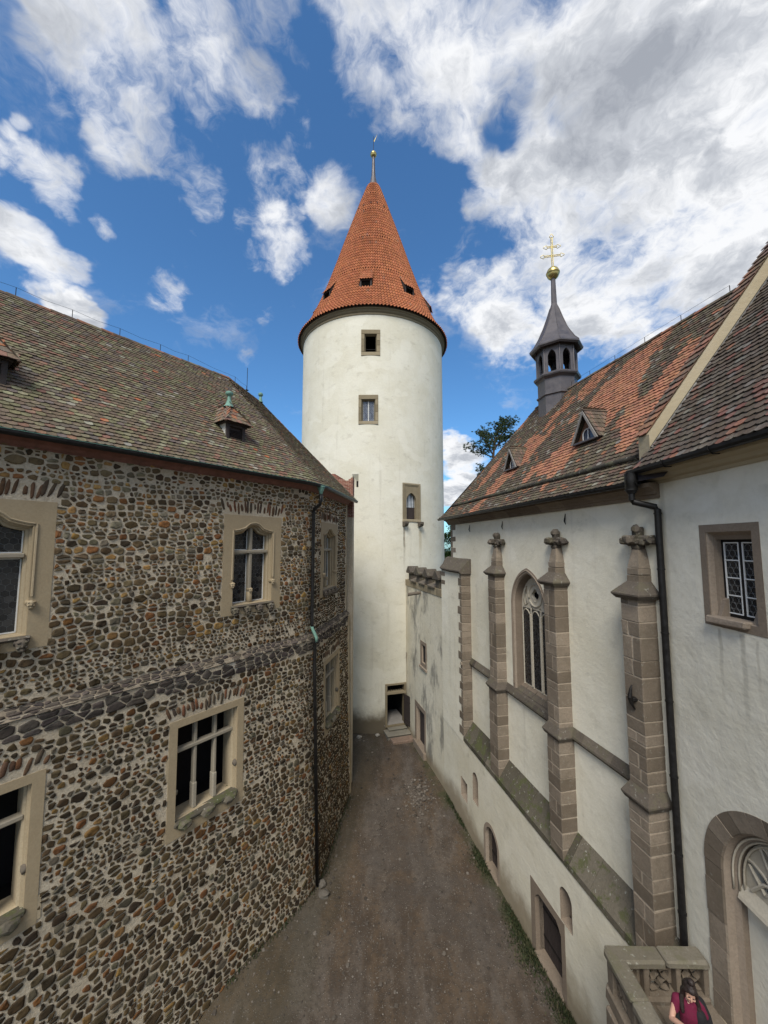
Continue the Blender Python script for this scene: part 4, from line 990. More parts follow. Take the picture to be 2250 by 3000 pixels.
# sloping ledge at the foot of the upper wall
mb = MB(FC); u = 7.02
while u < 16.95:
    w = min(R.uniform(0.7, 1.3), 16.97-u); prof = [(-0.02, -8.9), (0.46, -8.9), (0.462, -8.72), (0.44, -8.69), (0.015, -8.09), (-0.02, -8.07)]
    j = R.uniform(-0.012, 0.012); mb.prism([(a, b+j) for a, b in prof], u+0.004, u+w-0.004, seg=3); u += w
mb.build('ledge', M_moss, chapel)
mb = MB(FC); u = 7.4
while u < 16.95:
    w = min(R.uniform(0.8, 1.5), 16.97-u); mb.prism([(-0.05, ZS-0.16), (0.04, ZS-0.16), (0.10, ZS-0.10), (0.135, ZS-0.05), (0.125, ZS), (0.0, ZS+0.20), (-0.05, ZS+0.2)], u+0.003, u+w-0.003); u += w
mb.build('string_course', M_dark, chapel)
def shaft(F, mb, mj, u0, u1, w1, z0, z1, cap0=0.0):
    """courses of squared blocks with pale joints"""
    mj.box(u0+0.012, u1-0.012, -0.05, w1-0.012, z0, z1)
    z = z0
    while z < z1-0.05:
        h = min(R.uniform(0.20, 0.52), z1-z)
        if z1-z-h < 0.15: h = z1-z
        e = 0.006
        if R.random() < 0.5:
            m_ = u0+(u1-u0)*R.uniform(0.35, 0.65); mb.cbox(u0, m_-e, -0.02, w1, z+e, z+h-e, 0.014, 0.005); mb.cbox(m_+e, u1, -0.02, w1, z+e, z+h-e, 0.014, 0.005)
        else: mb.cbox(u0, u1, -0.02, w1, z+e, z+h-e, 0.014, 0.005)
        z += h
def hipcap(mb, u0, u1, w1, z0, z1, ov, u2, u3, w2, lip=0.09):
    """weathered cap: drip nose, then slopes up to a smaller block"""
    L = [(u0-ov*0.5, w1+ov*0.4, z0-lip), (u0-ov, w1+ov, z0), (u0-ov, w1+ov, z0+0.035), (u2, w2, z1)]
    Rr = [(u1+ov*0.5, w1+ov*0.4, z0-lip), (u1+ov, w1+ov, z0), (u1+ov, w1+ov, z0+0.035), (u3, w2, z1)]
    A = [mb.p(a, -0.03, c) for a, b, c in L]; B = [mb.p(a, b, c) for a, b, c in L]; D = [mb.p(a, b, c) for a, b, c in Rr]; E = [mb.p(a, -0.03, c) for a, b, c in Rr]
    for r0, r1 in ((A, B), (B, D), (D, E)):
        for k in range(3): mb.fc((r0[k], r0[k+1], r1[k+1], r1[k]))
    mb.fc((A[3], B[3], D[3], E[3])); mb.fc((A[0], B[0], D[0], E[0]))
def buttress(u0, u1, w):
    mb, mj = MB(FC), MB(FC); shaft(FC, mb, mj, u0-0.02, u1+0.02, w+0.05, -8.78, ZS-0.14); shaft(FC, mb, mj, u0, u1, w, ZS, -1.18)
    b = mb.build('buttress', M_grey, chapel); mj.build('mortar_joint', M_joint, b)
    mb = MB(FC); hipcap(mb, u0-0.02, u1+0.02, w+0.05, ZS-0.06, ZS+0.20, 0.09, u0, u1, w); mb.build('string_cap', M_dark, b); mb = MB(FC)
    c = (u0+u1)/2; h = (u1-u0)*0.34
    hipcap(mb, u0, u1, w, -1.14, -0.84, 0.13, c-h, c+h, w*0.72); mb.build('cap', M_dark, b)
    mb = MB(FC); mb.cbox(c-h, c+h, -0.02, w*0.72, -0.85, -0.70, 0.01, 0.003); mb.cbox(c-h*0.97, c+h*0.97, -0.02, w*0.70, -0.69, -0.54, 0.01, 0.003)
    q0 = [mb.p(c-h*0.92, -0.02, -0.53), mb.p(c-h*0.92, w*0.66, -0.53), mb.p(c+h*0.92, w*0.66, -0.53), mb.p(c+h*0.92, -0.02, -0.53)]
    h2 = h*0.52; q1 = [mb.p(c-h2, 0.02, -0.10), mb.p(c-h2, w*0.5, -0.10), mb.p(c+h2, w*0.5, -0.10), mb.p(c+h2, 0.02, -0.10)]
    for k in range(4): mb.fc((q0[k], q0[(k+1) % 4], q1[(k+1) % 4], q1[k]))
    mb.fc(q1); mb.build('pinnacle', M_grey, b)
    mb = MB(FC); wc = w*0.28; s_ = (u1-u0)/0.52                           # cross finial with curled leaf arms
    mb.cbox(c-h2*1.25, c+h2*1.25, wc-0.10, wc+0.12, -0.12, -0.02, 0.02, 0.006)
    mb.cbox(c-0.36*s_, c+0.36*s_, wc-0.085, wc+0.085, 0.03, 0.21, 0.03, 0.01); mb.cbox(c-0.085, c+0.085, wc-0.32, wc+0.32, 0.03, 0.21, 0.03, 0.01); mb.cbox(c-0.10, c+0.10, wc-0.1, wc+0.1, -0.03, 0.4, 0.04, 0.01)
    for sg in (-1, 1):                                              # leaf lobes hanging under and rising over the arms
        for x, dz, q in ((0.19, -0.05, 0.07), (0.31, 0.03, 0.06), (0.38, -0.03, 0.075)): mb.cbox(c+sg*x*s_-q, c+sg*x*s_+q, wc-0.11, wc+0.12, 0.10+dz-q, 0.10+dz+q, 0.03, 0.02)
        for y in (0.22, 0.31): mb.cbox(c-0.10, c+0.10, wc+sg*y-0.06, wc+sg*y+0.06, 0.03, 0.19, 0.03, 0.02)
    mb.cbox(c-0.115, c+0.115, wc-0.11, wc+0.13, 0.24, 0.46, 0.06, 0.015); mb.cbox(c-0.055, c+0.055, wc+0.08, wc+0.17, 0.28, 0.42, 0.03, 0.01); mb.cbox(c-0.13, c+0.13, wc-0.05, wc+0.16, 0.0, 0.12, 0.03, 0.02)
    mb.build('cross_finial', M_dark, b)
    return b
b4 = buttress(7.17, 7.66, 0.47); buttress(10.09, 10.62, 0.44); buttress(13.76, 14.36, 0.40)
mb = MB(FC); mb.tube([(7.4, 0.48, -3.62), (7.4, 0.56, -3.50), (7.4, 0.60, -3.36), (7.4, 0.56, -3.18), (7.4, 0.53, -3.10)], [0.02, 0.03, 0.05, 0.03, 0.012], 7); mb.cbox(7.33, 7.47, 0.44, 0.56, -3.44, -3.36, 0.015); mb.build('iron_hook', M_iron, b4)
# corner buttress, plastered front and quoined edges
mb = MB(FC); mb.box(16.95, 19.59, -0.3, 0.455, -9.0, -1.35); b1 = mb.build('buttress', M_chapel, chapel)
mb, mj = MB(FC), MB(FC); mj.box(16.925, 17.1, -0.05, 0.452, -8.7, -1.36); z = -8.7; k = 0
while z < -1.4:
    h = R.uniform(0.28, 0.4); zt = min(z+h, -1.36); mb.cbox(16.905, 17.12+(0.0 if k % 2 else R.uniform(0.15, 0.3)), -0.02, 0.468, z+0.006, zt-0.006, 0.012, 0.005)
    z += h; k += 1
mb.cbox(16.92, 17.05, -0.02, 0.53, ZS-0.12, ZS+0.02, 0.02); mb.build('quoin', M_grey, b1); mj.build('mortar_joint', M_joint, b1)
mb = MB(FC)
for z in (-2.1, -1.66): mb.cbox(19.05, 19.61, 0.0, 0.466, z, z+0.22, 0.01, 0.004)
mb.build('quoin', M_grey, b1)
mb = MB(FC); n = 6; rings = []
for k in range(n+1):
    u = 16.80+(19.85-16.80)*k/n; cl = max(0, (u-19.3)*0.9); j = R.uniform(-0.012, 0.012)
    rings.append([mb.p(u, a, b+j) for a, b in ((-0.05, -1.37), (0.50-cl*0.3, -1.37), (0.60-cl*0.3, -1.29), (0.60-cl*0.3, -1.24), (0.42-cl*0.3, -1.05), (0.12, -0.74), (-0.05, -0.66))])
for a, b in zip(rings, rings[1:]):
    for k in range(7): mb.fc((a[k], a[(k+1) % 7], b[(k+1) % 7], b[k]))
mb.fc(rings[0]); mb.fc(rings[-1]); mb.build('cap', M_dark, b1)
mb = MB(FC); z = -0.75; k = 0
while z < 0.9:
    h = R.uniform(0.24, 0.36); mb.cbox(UE-(0.62 if k % 2 else 0.22), UE+0.03, -0.4, 0.014, z, z+h-0.01, 0.01, 0.004); z += h; k += 1
mb.build('quoin', M_grey, chapel)
mb = MB(FC)
for u in (16.82, 13.75, 10.03): mb.tube([(u, 0.02, 0.60), (u, 0.06, 0.70), (u, 0.045, 0.76), (u, 0.02, 0.92)], [0.008, 0.022, 0.022, 0.008], 6)
mb.build('anchor_iron', M_iron, wallc)
# pointed window with tracery
mb = MB(FC); a0 = 1.07; lp = arch_loop(12.2, a0, -5.33, -2.2, 1.35); out = arch_loop(12.2, a0+0.015, -5.33, -2.2, 1.365)
lp1 = arch_loop(12.2, a0-0.12, -5.30, -2.2, 1.20); lp2 = arch_loop(12.2, a0-0.16, -5.28, -2.2, 1.15); lp3 = arch_loop(12.2, 0.90, -5.02, -2.2, 1.10); lp4 = arch_loop(12.2, 0.86, -5.0, -2.2, 1.06)
mb.skirt(out, 0.012, out, -0.05); mb.skirt(out, 0.012, lp1, 0.012); mb.skirt(lp1, 0.012, lp2, -0.05); mb.skirt(lp2, -0.05, lp3, -0.34); mb.skirt(lp3, -0.34, lp4, -0.36); mb.skirt(lp4, -0.36, lp4, -0.56)
cwin = mb.build('window', M_greyfr, chapel)
mb = MB(FC)
for sg in (-1, 1):
    for (a, w, zt) in ((a0-0.06, 0.018, -2.2), (0.935, -0.2, -2.2), (0.90, -0.33, -2.2)):
        top = arch(a, 1.35*a/a0, 12); half = top[:13] if sg > 0 else top[12:]
        pts = [(12.2+x, w, zt+z) for x, z in half]; pts = ([(12.2+a, w, -5.1)]+pts) if sg > 0 else (pts+[(12.2-a, w, -5.1)])
        mb.tube(pts, 0.022, 6)
mb.build('jamb_roll', M_greyfr, cwin)
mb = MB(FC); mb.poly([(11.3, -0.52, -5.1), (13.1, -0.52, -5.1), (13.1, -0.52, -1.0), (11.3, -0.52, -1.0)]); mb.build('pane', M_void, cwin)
for i in range(3):
    mb = MB(FC); x0 = 12.2-0.86+i*0.573+0.05; hexpane(mb, x0, x0+0.475, -5.0, -2.3, -0.305, 0.055, tilt=0.004); mb.build('leaded_light', M_glass, cwin, recalc=False)
mb = MB(FC); holes = []
for i in range(3):
    c = 12.2+(i-1)*0.573; a = 0.238
    top = [(x, z) for x, z in arch(a, 0.27, 5)]; holes.append([(c-a, -5.05), (c+a, -5.05)]+[(c+x, -2.62+z) for x, z in top])
CXQ, CZQ = 12.2, -1.80
qf = []
for k in range(4):
    t0 = k*pi/2
    for j in range(7):
        t = t0-pi/2*0.9+pi*0.9*j/6+0.0; qf.append((CXQ+0.125*cos(t0)+0.105*cos(t), CZQ+0.125*sin(t0)+0.105*sin(t)))
holes.append(qf)
for sg in (-1, 1): holes.append([(12.2+sg*x, z) for x, z in ((0.46, -2.12), (0.66, -2.22), (0.74, -2.02), (0.66, -1.72), (0.50, -1.52), (0.52, -1.80), (0.57, -1.98))])
for sg in (-1, 1): holes.append([(12.2+sg*0.25+x, -2.25+z) for x, z in ((0, 0.06), (-0.07, 0), (0, -0.10), (0.07, 0))])
mb.plate(arch_loop(12.2, 0.865, -5.0, -2.2, 1.065), holes, -0.31, -0.42)
mb.tube([(CXQ+0.385*cos(t), -0.295, CZQ+0.385*sin(t)) for t in frange(0, 2*pi, 0.26)], 0.035, 6, False); 
for lp_ in holes[:3]: mb.tube([(x, -0.30, z) for x, z in lp_[1:]+lp_[:1]], 0.026, 6, False)
for sg in (-1, 1): mb.tube([(12.2+sg*0.286, -0.30, z) for z in (-5.0, -2.5)], 0.046, 6)
mb.tube([(q[0], -0.302, q[1]) for q in qf+qf[:1]], 0.012, 5, False)
for lp_ in holes[4:6]: mb.tube([(x, -0.30, z) for x, z in lp_+lp_[:1]], 0.02, 5, False)
mb.build('tracery', M_tracery, cwin, auto=40)
mb = MB(FC); mb.prism([(-0.62, -5.0), (-0.45, -4.99), (0.02, -5.28), (0.06, -5.34), (-0.62, -5.4)], 11.12, 13.28); 
for u in (11.6, 12.2, 12.75): mb.prism([(-0.44, -4.985), (-0.43, -4.975), (0.0, -5.255), (-0.01, -5.28)], u, u+0.02)
mb.build('sill', M_dark, cwin)
# cornice, gutters, roof
mb = MB(FC); u = 6.9
while u < UE+0.25:
    w = min(R.uniform(0.9, 1.5), UE+0.28-u); mb.prism([(-0.05, 1.03), (0.05, 1.03), (0.07, 1.10), (0.11, 1.12), (0.13, 1.18), (0.22, 1.25), (0.29, 1.27), (0.30, 1.36), (-0.05, 1.37)], u+0.003, u+w-0.003); u += w
mb.build('cornice', M_cornice, chapel)
WE_, ZE_, WK, ZK, WR, ZR_ = 0.44, 1.40, -0.20, 2.02, -3.75, 6.90
URC, UHC = 16.8, 19.86
mb = MB(FC); g = [(0.38, 1.40), (0.38, 1.34), (0.41, 1.305), (0.455, 1.295), (0.50, 1.31), (0.525, 1.35), (0.53, 1.405), (0.515, 1.405), (0.51, 1.35), (0.455, 1.31), (0.40, 1.34), (0.395, 1.40)]
mb.prism(g, 7.0, UHC+0.05); mb.build('gutter', M_gutter, chapel)
L1 = hypot(WK-WE_, ZK-ZE_); L2 = hypot(WR-WK, ZR_-ZK)
def chcol(u, v):
    row = v*1.0
    k = noise.noise(((u+v*0.33)*0.62, v*0.42, 7.3))*1.15+0.55*noise.noise((u*1.5, v*0.9, 2.1))
    mid = 0.42-0.33*abs(v-(0.62*(19-u)*0.0+3.4))/3.4
    diag = 0.30*math.exp(-((v-(6.2-0.10*(u-6)))/1.9)**2*0.5) if False else 0.0
    k += mid-0.34+0.16*sm(17.2, 12, u)
    if v < 1.3: k += 0.10
    if u > 17.3: k -= 0.3
    if k > 0.14: return pick([(0.66, (0.42, 0.185, 0.11)), (0.28, (0.34, 0.15, 0.095)), (0.06, (0.20, 0.10, 0.065))])
    return pick([(0.50, (0.098, 0.073, 0.056)), (0.24, (0.125, 0.10, 0.068)), (0.12, (0.13, 0.08, 0.06)), (0.05, (0.23, 0.21, 0.175)), (0.06, (0.30, 0.13, 0.075))])
hipu = lambda d: UHC-(UHC-URC)*(d/(WE_-WR))
dv1 = (WE_-WK)/L1; dv2 = (WK-WR)/L2
mb = MB(FC)
dq = {}
roof_tiles(mb, FC, 7.3, 20.2, WE_+0.02, ZE_+0.0, WK, ZK, lambda u, v: u < hipu(v*dv1)-0.02 and v < L1-0.02 and u < hipu(0)-v*0.2, lambda u, v: chcol(u, v-0.3), 0.17, 0.145)
roof_tiles(mb, FC, 6.3, 20.2, WK+0.02, ZK+0.03, WR, ZR_, lambda u, v: u < hipu(WE_-WK+v*dv2)-0.02 and FC(u, WK-v*dv2, 0)[1] > 8.58, lambda u, v: chcol(u, v+0.8), 0.17, 0.145)
croof = mb.build('roof', M_tileC, chapel, recalc=False)
mb = MB(FC); mb.poly([(6.4, WE_, ZE_), (UHC, WE_, ZE_), (hipu(WE_-WK), WK, ZK), (6.4, WK, ZK)]); mb.poly([(6.4, WK, ZK), (hipu(WE_-WK), WK, ZK), (URC, WR, ZR_), (6.4, WR, ZR_)])
e = [(UHC, WE_, ZE_), (21.9, -1.9, ZE_), (21.9, -5.6, ZE_), (UHC, -7.94, ZE_)]
for a, b in zip(e, e[1:]): mb.poly([a, b, (URC, WR, ZR_)])
mb.poly([(UHC, -7.94, ZE_), (URC, WR, ZR_), (6.4, WR, ZR_), (6.4, -7.94, ZE_)]); mb.build('roof_boarding', M_wood, croof)
ccol = lambda: pick([(0.6, (0.10, 0.075, 0.06)), (0.25, (0.16, 0.12, 0.09)), (0.15, (0.30, 0.13, 0.08))])
mb = MB(); ridge_tiles(mb, [FC(6.55, WR, ZR_), FC(URC, WR, ZR_)], 0.11, 0.36, ccol); ridge_tiles(mb, [FC(URC, WR, ZR_), FC(hipu(WE_-WK), WK, ZK+0.02), FC(UHC, WE_, ZE_)], 0.07, 0.3, ccol); mb.build('ridge', M_tileC, croof)
M_roll = stone('sooty_roof_roll', (0.03, 0.027, 0.024, 1), (0.075, 0.068, 0.055, 1), isl=False, lichen=(0.12, 0.12, 0.07, 1), lam=0.5)
mb = MB(FC); mb.tube([(u, WK+0.03, ZK+0.07+0.012*sin(u*1.7)) for u in frange(7.6, 19.35, 0.4)], 0.075, 9); mb.build('roof_gutter_roll', M_roll, croof, True)
mb = MB(); wp = []
for u in (7.8, 9.2, 10.5, 11.8, 13.1, 14.2): q = FC(u, WR, ZR_+0.05); mb.tube([q, (q[0], q[1], q[2]+0.22)], 0.010, 5); wp.append((q[0], q[1], q[2]+0.22))
for a, b in zip(wp, wp[1:]): mb.tube([a, b], 0.004, 5)
mb.build('lightning_conductor', M_iron, croof)
zr = lambda w: ZK+(WK-w)*(ZR_-ZK)/(WK-WR)
def chapel_dormer(cu, zb, h, hw, lab=None):
    wf = WK-(zb-ZK)*(WK-WR)/(ZR_-ZK)+0.10; za = zb+h; wb = WK-(za-ZK)*(WK-WR)/(ZR_-ZK)
    F = lambda u, w, z: FC(cu+u, w, z); ov = 0.17
    mb = MB(F)
    for sg in (-1, 1):                                              # barge boards
        a, b = (sg*hw, zb-0.02), (0, za); nx, nz = h/hypot(h, hw), hw/hypot(h, hw); t = 0.085
        P = [(a[0], a[1]), (b[0], b[1]), (b[0], b[1]-t/nx*1.05), (a[0]-sg*t/nx*1.0, a[1])]
        mb.plate(P, [], wf+ov, wf+ov-0.035)
    dm = mb.build('dormer', M_greywood, croof)
    mb = MB(F); mb.plate([(-hw+0.1, zb), (hw-0.1, zb), (0, za-0.12)], [arch_loop(0, hw*0.40, zb+0.02, zb+h*0.24, h*0.2, 6, False)], wf-0.02, wf-0.06); mb.build('gable_board', M_brownwood, dm)
    mb = MB(F); mb.tube([(x, wf-0.01, z) for x, z in arch_loop(0, hw*0.36, zb+0.04, zb+h*0.24, h*0.17, 6)[1:]], 0.016, 5); mb.cbox(-0.015, 0.015, wf-0.04, wf-0.005, zb+0.03, zb+h*0.38, 0.004); mb.build('window_bar', M_white, dm)
    mb = MB(F); mb.plate(arch_loop(0, hw*0.42, zb+0.02, zb+h*0.24, h*0.2, 6), [], wf-0.05, None); mb.build('pane', M_bglass, dm)
    mb = MB(F); mb.cbox(-hw+0.08, hw-0.08, wf-0.05, wf+0.16, zb-0.05, zb+0.015, 0.01); mb.build('apron', M_lead, dm)
    mb = MB()
    for sg in (-1, 1):
        bl = F(sg*(hw+0.02), WK-(zb-ZK)*(WK-WR)/(ZR_-ZK), zb); br = F(sg*(hw+0.02), wf+ov-0.03, zb); tr = F(0, wf+ov-0.03, za+0.03); tl = F(0, wb, za+0.03)
        mb.poly([bl, br, tr, tl], (0.06, 0.05, 0.04, 1)); small_tiles(mb, [bl, br, tr, tl], 3, 6, lambda: pick([(0.6, (0.12, 0.09, 0.07)), (0.4, (0.19, 0.12, 0.09))]))
    ridge_tiles(mb, [F(0, wf+ov-0.03, za+0.03), F(0, wb, za+0.05)], 0.06, 0.25, ccol)
    mb.build('dormer_roof', M_tileC, dm, recalc=False)
chapel_dormer(10.15, 3.24, 0.97, 0.58); chapel_dormer(14.55, 3.22, 0.88, 0.52)

# belfry (ridge turret)
BX, BY = 8.11, 17.15; a8 = atan2(-BY, -BX)+0.16
def oct_(r, z): return [(BX+r*cos(a8+k*pi/4), BY+r*sin(a8+k*pi/4), z) for k in range(8)]
def loft(mb, prof):
    rings = [[mb.p(*q) for q in oct_(r, z)] for r, z in prof]
    for a, b in zip(rings, rings[1:]):
        for k in range(8): mb.fc((a[k], a[(k+1) % 8], b[(k+1) % 8], b[k]))
    mb.fc(rings[0]); mb.fc(rings[-1])
mb = MB(); loft(mb, [(0.86, 4.6), (0.86, 6.74), (0.93, 6.78), (0.93, 6.83), (0.86, 6.86), (0.86, 7.52), (0.90, 7.56), (0.95, 7.60), (1.00, 7.62), (1.03, 7.68), (1.03, 7.74), (0.93, 7.80), (0.80, 7.81)])
turret = mb.build('belfry', M_lead, croof)
mb = MB(); ri = 0.87
for k in range(8):
    p, q = Vector(oct_(ri, 0)[k]), Vector(oct_(ri, 0)[(k+1) % 8]); L = (q-p).length; t = (q-p).normalized(); nn = Vector((t.y, -t.x, 0))
    mm = MB(lambda u, w, z: (p+t*u-nn*w+Vector((0, 0, z)))[:])
    hw_ = L*0.27; mm.plate(rect(0, L, 7.80, 9.12), [arch_loop(L/2, hw_, 7.80+0.02, 8.50, 0.34, 8)], 0, -0.07 if nn.dot(p-Vector((BX, BY, 0))) < 0 else 0.07)
    o = len(mb.v); mb.v += mm.v; mb.f += [tuple(i+o for i in f) for f in mm.f]; mb.c += mm.c; mb.mi += mm.mi
for q in oct_(ri, 0): mb.tube([(q[0], q[1], 7.8), (q[0], q[1], 9.1)], 0.035, 6)
mb.build('arcade', M_lead, turret)
mb = MB(); loft(mb, [(0.80, 9.10), (1.10, 8.99), (1.165, 9.06), (1.17, 9.12), (0.98, 9.34), (0.76, 9.72), (0.52, 10.25), (0.34, 10.75), (0.20, 11.2), (0.13, 11.42), (0.10, 12.75)])
sp = mb.build('spire', M_lead, turret); mb = MB()
for k in range(8):
    pts = [oct_(r, z)[k] for r, z in [(1.17, 9.13), (0.98, 9.35), (0.76, 9.73), (0.52, 10.26), (0.34, 10.76), (0.20, 11.2)]]; mb.tube(pts, 0.018, 5)
mb.build('seam', M_lead, sp)
mb = MB(); mb.lathe(BX, BY, [(0.0, 12.66)]+[(0.285*sin(t), 12.94-0.285*cos(t)) for t in frange(0.2, 1.5, 0.2)]+[(0.31, 12.95), (0.31, 12.99)]+[(0.285*sin(t), 12.99-0.285*cos(t)) for t in frange(1.62, 3.1, 0.2)], 20); mb.build('ball', M_gold, sp, auto=40)
FX = lambda u, w, z: (BX+u*0.985-w*0.17, BY+u*0.17*-1+w*0.985, z)
mb = MB(FX); b = 0.021
def bar(x0, x1, z0, z1): mb.cbox(x0, x1, -0.02, 0.02, z0, z1, 0.006)
bar(-0.045, -0.018, 13.2, 14.82); bar(0.018, 0.045, 13.2, 14.82)
for z, l in ((13.86, 0.37), (14.32, 0.22)): bar(-l, l, z-0.045, z-0.02); bar(-l, l, z+0.02, z+0.045)
def trefoil(x, z, ang):
    pts = [(x+0.085*cos(t)*(1+0.28*cos(3*(t-ang))), -0.0, z+0.085*sin(t)*(1+0.28*cos(3*(t-ang)))) for t in frange(0, 2*pi, 0.35)]; mb.tube(pts, 0.014, 5, False)
for z, l in ((13.86, 0.37), (14.32, 0.22)):
    for sg in (-1, 1): trefoil(sg*(l+0.07), z, 0 if sg > 0 else pi)
trefoil(0, 14.88, pi/2)
mb.build('double_cross', M_gold, sp)
mb = MB(); mb.lathe(BX, BY, [(0.0, 8.62), (0.10, 8.60), (0.15, 8.5), (0.18, 8.3), (0.26, 8.12), (0.30, 8.06), (0.27, 8.06)], 16); mb.tube([(BX-0.8, BY, 8.72), (BX+0.8, BY, 8.72)], 0.06, 6); mb.build('bell', M_iron, turret, auto=40)

# ================================================================== curtain wall between chapel and tower
cw_ = thing('curtain_wall', FQ(3.3, 0, -12.4), 'narrow soot stained plaster wall topped by four small gabled stone merlons, between tower and chapel', 'wall')
cd = rect(2.62, 4.52, -12.25, -9.80); cs = rect(2.36, 3.42, -7.36, -5.85); LQ = 6.75
mb = MB(FQ); mb.plate([(-0.02, -13.2), (LQ, -13.2), (LQ, -2.80), (-0.02, -2.80)], [cd, cs], 0.0, None)
mb.poly([(-0.02, 0, -2.8), (LQ, 0, -2.8), (LQ, -0.9, -2.8), (-0.02, -0.9, -2.8)]); mb.poly([(-0.02, -0.9, -13), (LQ, -0.9, -13), (LQ, -0.9, -2.8), (-0.02, -0.9, -2.8)])
mb.build('wall', M_curtain, cw_)
mb = MB(FQ); u = 0.0
while u < LQ-0.4: w = R.uniform(0.55, 0.85); mb.cbox(u+0.004, min(u+w, LQ)-0.004, -0.5, 0.03, -2.84, -2.42, 0.012, 0.006); u += w
mb.build('parapet_band', M_towfr, cw_)
for k in range(4):
    c = 0.72+k*1.60; mb = MB(FQ)                                   # gabled merlon: pier, sloping shoulder, roof-shaped coping
    mb.cbox(c-0.40, c+0.16, -0.45, 0.0, -2.42, -1.90, 0.012, 0.006)
    mb.prism([(-0.45, -2.43), (0.13, -2.43), (0.13, -2.36), (-0.42, -2.16)], c+0.165, c+1.18) if k < 3 else None
    me_ = mb.build('merlon', M_dark, cw_)
    mb = MB(FQ); prof = [(c-0.54, -1.92), (c-0.56, -1.82), (c-0.20, -1.46), (c-0.06, -1.46), (c+0.30, -1.82), (c+0.28, -1.92)]
    mb.plate(prof, [], 0.14, -0.55); mb.build('coping', M_dark, me_)
mb = MB(FQ); mb.tube([(3.35, -0.1, -2.98), (3.35, 0.3, -3.02), (3.55, 0.75, -3.10)], 0.10, 10); mb.tube([(3.55, 0.74, -3.10), (3.56, 0.77, -3.104)], 0.125, 10); mb.build('water_spout', M_dark, cw_, auto=50)
mb = MB(FQ); cs_i = rect(2.56, 3.22, -7.12, -6.05); mb.plate(cs, [cs_i], 0.02, -0.2); mb.skirt(cs_i, -0.02, rect(2.60, 3.18, -7.10, -6.08), -0.24); mb.cbox(2.30, 3.48, -0.1, 0.10, -7.50, -7.34, 0.02, 0.006)
w_ = mb.build('window', M_greyfr, cw_); mb = MB(FQ); mb.plate(cs_i, [], -0.10, None); mb.build('opening', M_void, w_)
mb = MB(FQ); mb.plate(cd, [rect(2.84, 4.30, -12.2, -10.05)], 0.02, -0.1); mb.skirt(rect(2.84, 4.30, -12.2, -10.05), -0.02, rect(2.92, 4.22, -12.2, -10.15), -0.12); mb.skirt(rect(2.92, 4.22, -12.2, -10.15), -0.12, rect(2.92, 4.22, -12.2, -10.15), -0.75)
d_ = mb.build('doorway', M_greyfr, cw_); mb = MB(FQ)
for k in range(7): mb.cbox(2.92+k*0.186, 3.10+k*0.186, -0.28, -0.22, -12.2, -10.12, 0.006, 0.002)
mb.build('door_leaf', M_wood, d_); mb = MB(FQ); mb.cbox(2.6, 4.5, -0.7, 0.16, -12.6, -12.14, 0.02, 0.008); mb.build('threshold', M_greyfr, d_)

# ================================================================== gatehouse wing on the right
wing = thing('palace_wing', (6.1, 4, -12.6), 'white plastered wing with dark tiled roof, barred stone window and large arched portal, right edge', 'building')
wn = rect(1.06, 2.24, -1.49, 0.37); UP, ZP, RPt = 2.17, -5.9, 1.5
po = [(UP-RPt, -8.62), (UP+RPt, -8.62)]+[(UP+x, ZP+z) for x, z in round_arch(RPt, 26)]
mb = MB(FN); mb.plate([(-0.15, -13.4), (13, -13.4), (13, 1.62), (-0.15, 1.62)], [wn, po], 0.0, None)
mb.poly([(-0.15, 0, -13), (-0.15, -9, -13), (-0.15, -9, 1.62), (-0.15, 0, 1.62)]); mb.build('wall', M_near, wing)
wi = rect(1.20, 2.10, -1.34, 0.23); w1_ = rect(1.24, 2.06, -1.33, 0.17); w2_ = rect(1.27, 2.03, -1.31, 0.09)
mb = MB(FN); mb.plate(wn, [wi], 0.006, -0.05); mb.skirt(wi, -0.01, rect(1.22, 2.08, -1.33, 0.21), -0.03); mb.skirt(rect(1.22, 2.08, -1.33, 0.21), -0.03, w1_, -0.10); mb.skirt(w1_, -0.10, w2_, -0.13); mb.skirt(w2_, -0.13, w2_, -0.26)
w_ = mb.build('window', M_greyfr, wing)
mb = MB(FN)
for sg, x in ((1, 1.27), (-1, 2.03)): mb.prism([(-0.05, -1.33), (-0.22, -1.33), (-0.22, -0.98), (-0.16, -1.02)], x, x+sg*0.08)
mb.cbox(1.19, 1.96, -0.2, 0.11, -1.43, -1.30, 0.02, 0.006); mb.build('sill', M_greyfr, w_)
mb = MB(FN); mb.plate(rect(1.2, 2.1, -1.4, 0.2), [rect(1.33, 1.61, -1.24, 0.03), rect(1.69, 1.97, -1.24, 0.03)], -0.22, -0.25); mb.build('frame', M_iron, w_)
mb = MB(FN)
for x0, x1 in ((1.33, 1.61), (1.69, 1.97)):
    for z in (-1.24, -0.922, -0.605, -0.287, 0.03): mb.cbox(x0, x1, -0.235, -0.212, z-0.011, z+0.011, 0.004)
    for x in (x0, x1): mb.cbox(x-0.011, x+0.011, -0.236, -0.211, -1.25, 0.04, 0.004)
mb.build('glazing_bar', M_white, w_)
mb = MB(FN); mb.plate(rect(1.2, 2.1, -1.4, 0.2), [], -0.245, None)
w_p = mb.build('pane', M_glass, w_); mb = MB(FN)
for x0 in (1.33, 1.69):
    for r in range(12):
        for c in range(3): 
            xx, zz = x0+0.02+(c+(r % 2)*0.5)*0.115, -1.21+r*0.105
            if xx > x0+0.27: continue
            mb.tube([(xx+0.056*cos(t), -0.24, zz+0.056*sin(t)) for t in frange(0, 2*pi, 0.55)], 0.0045, 4, False)
mb.build('leading', M_came, w_)
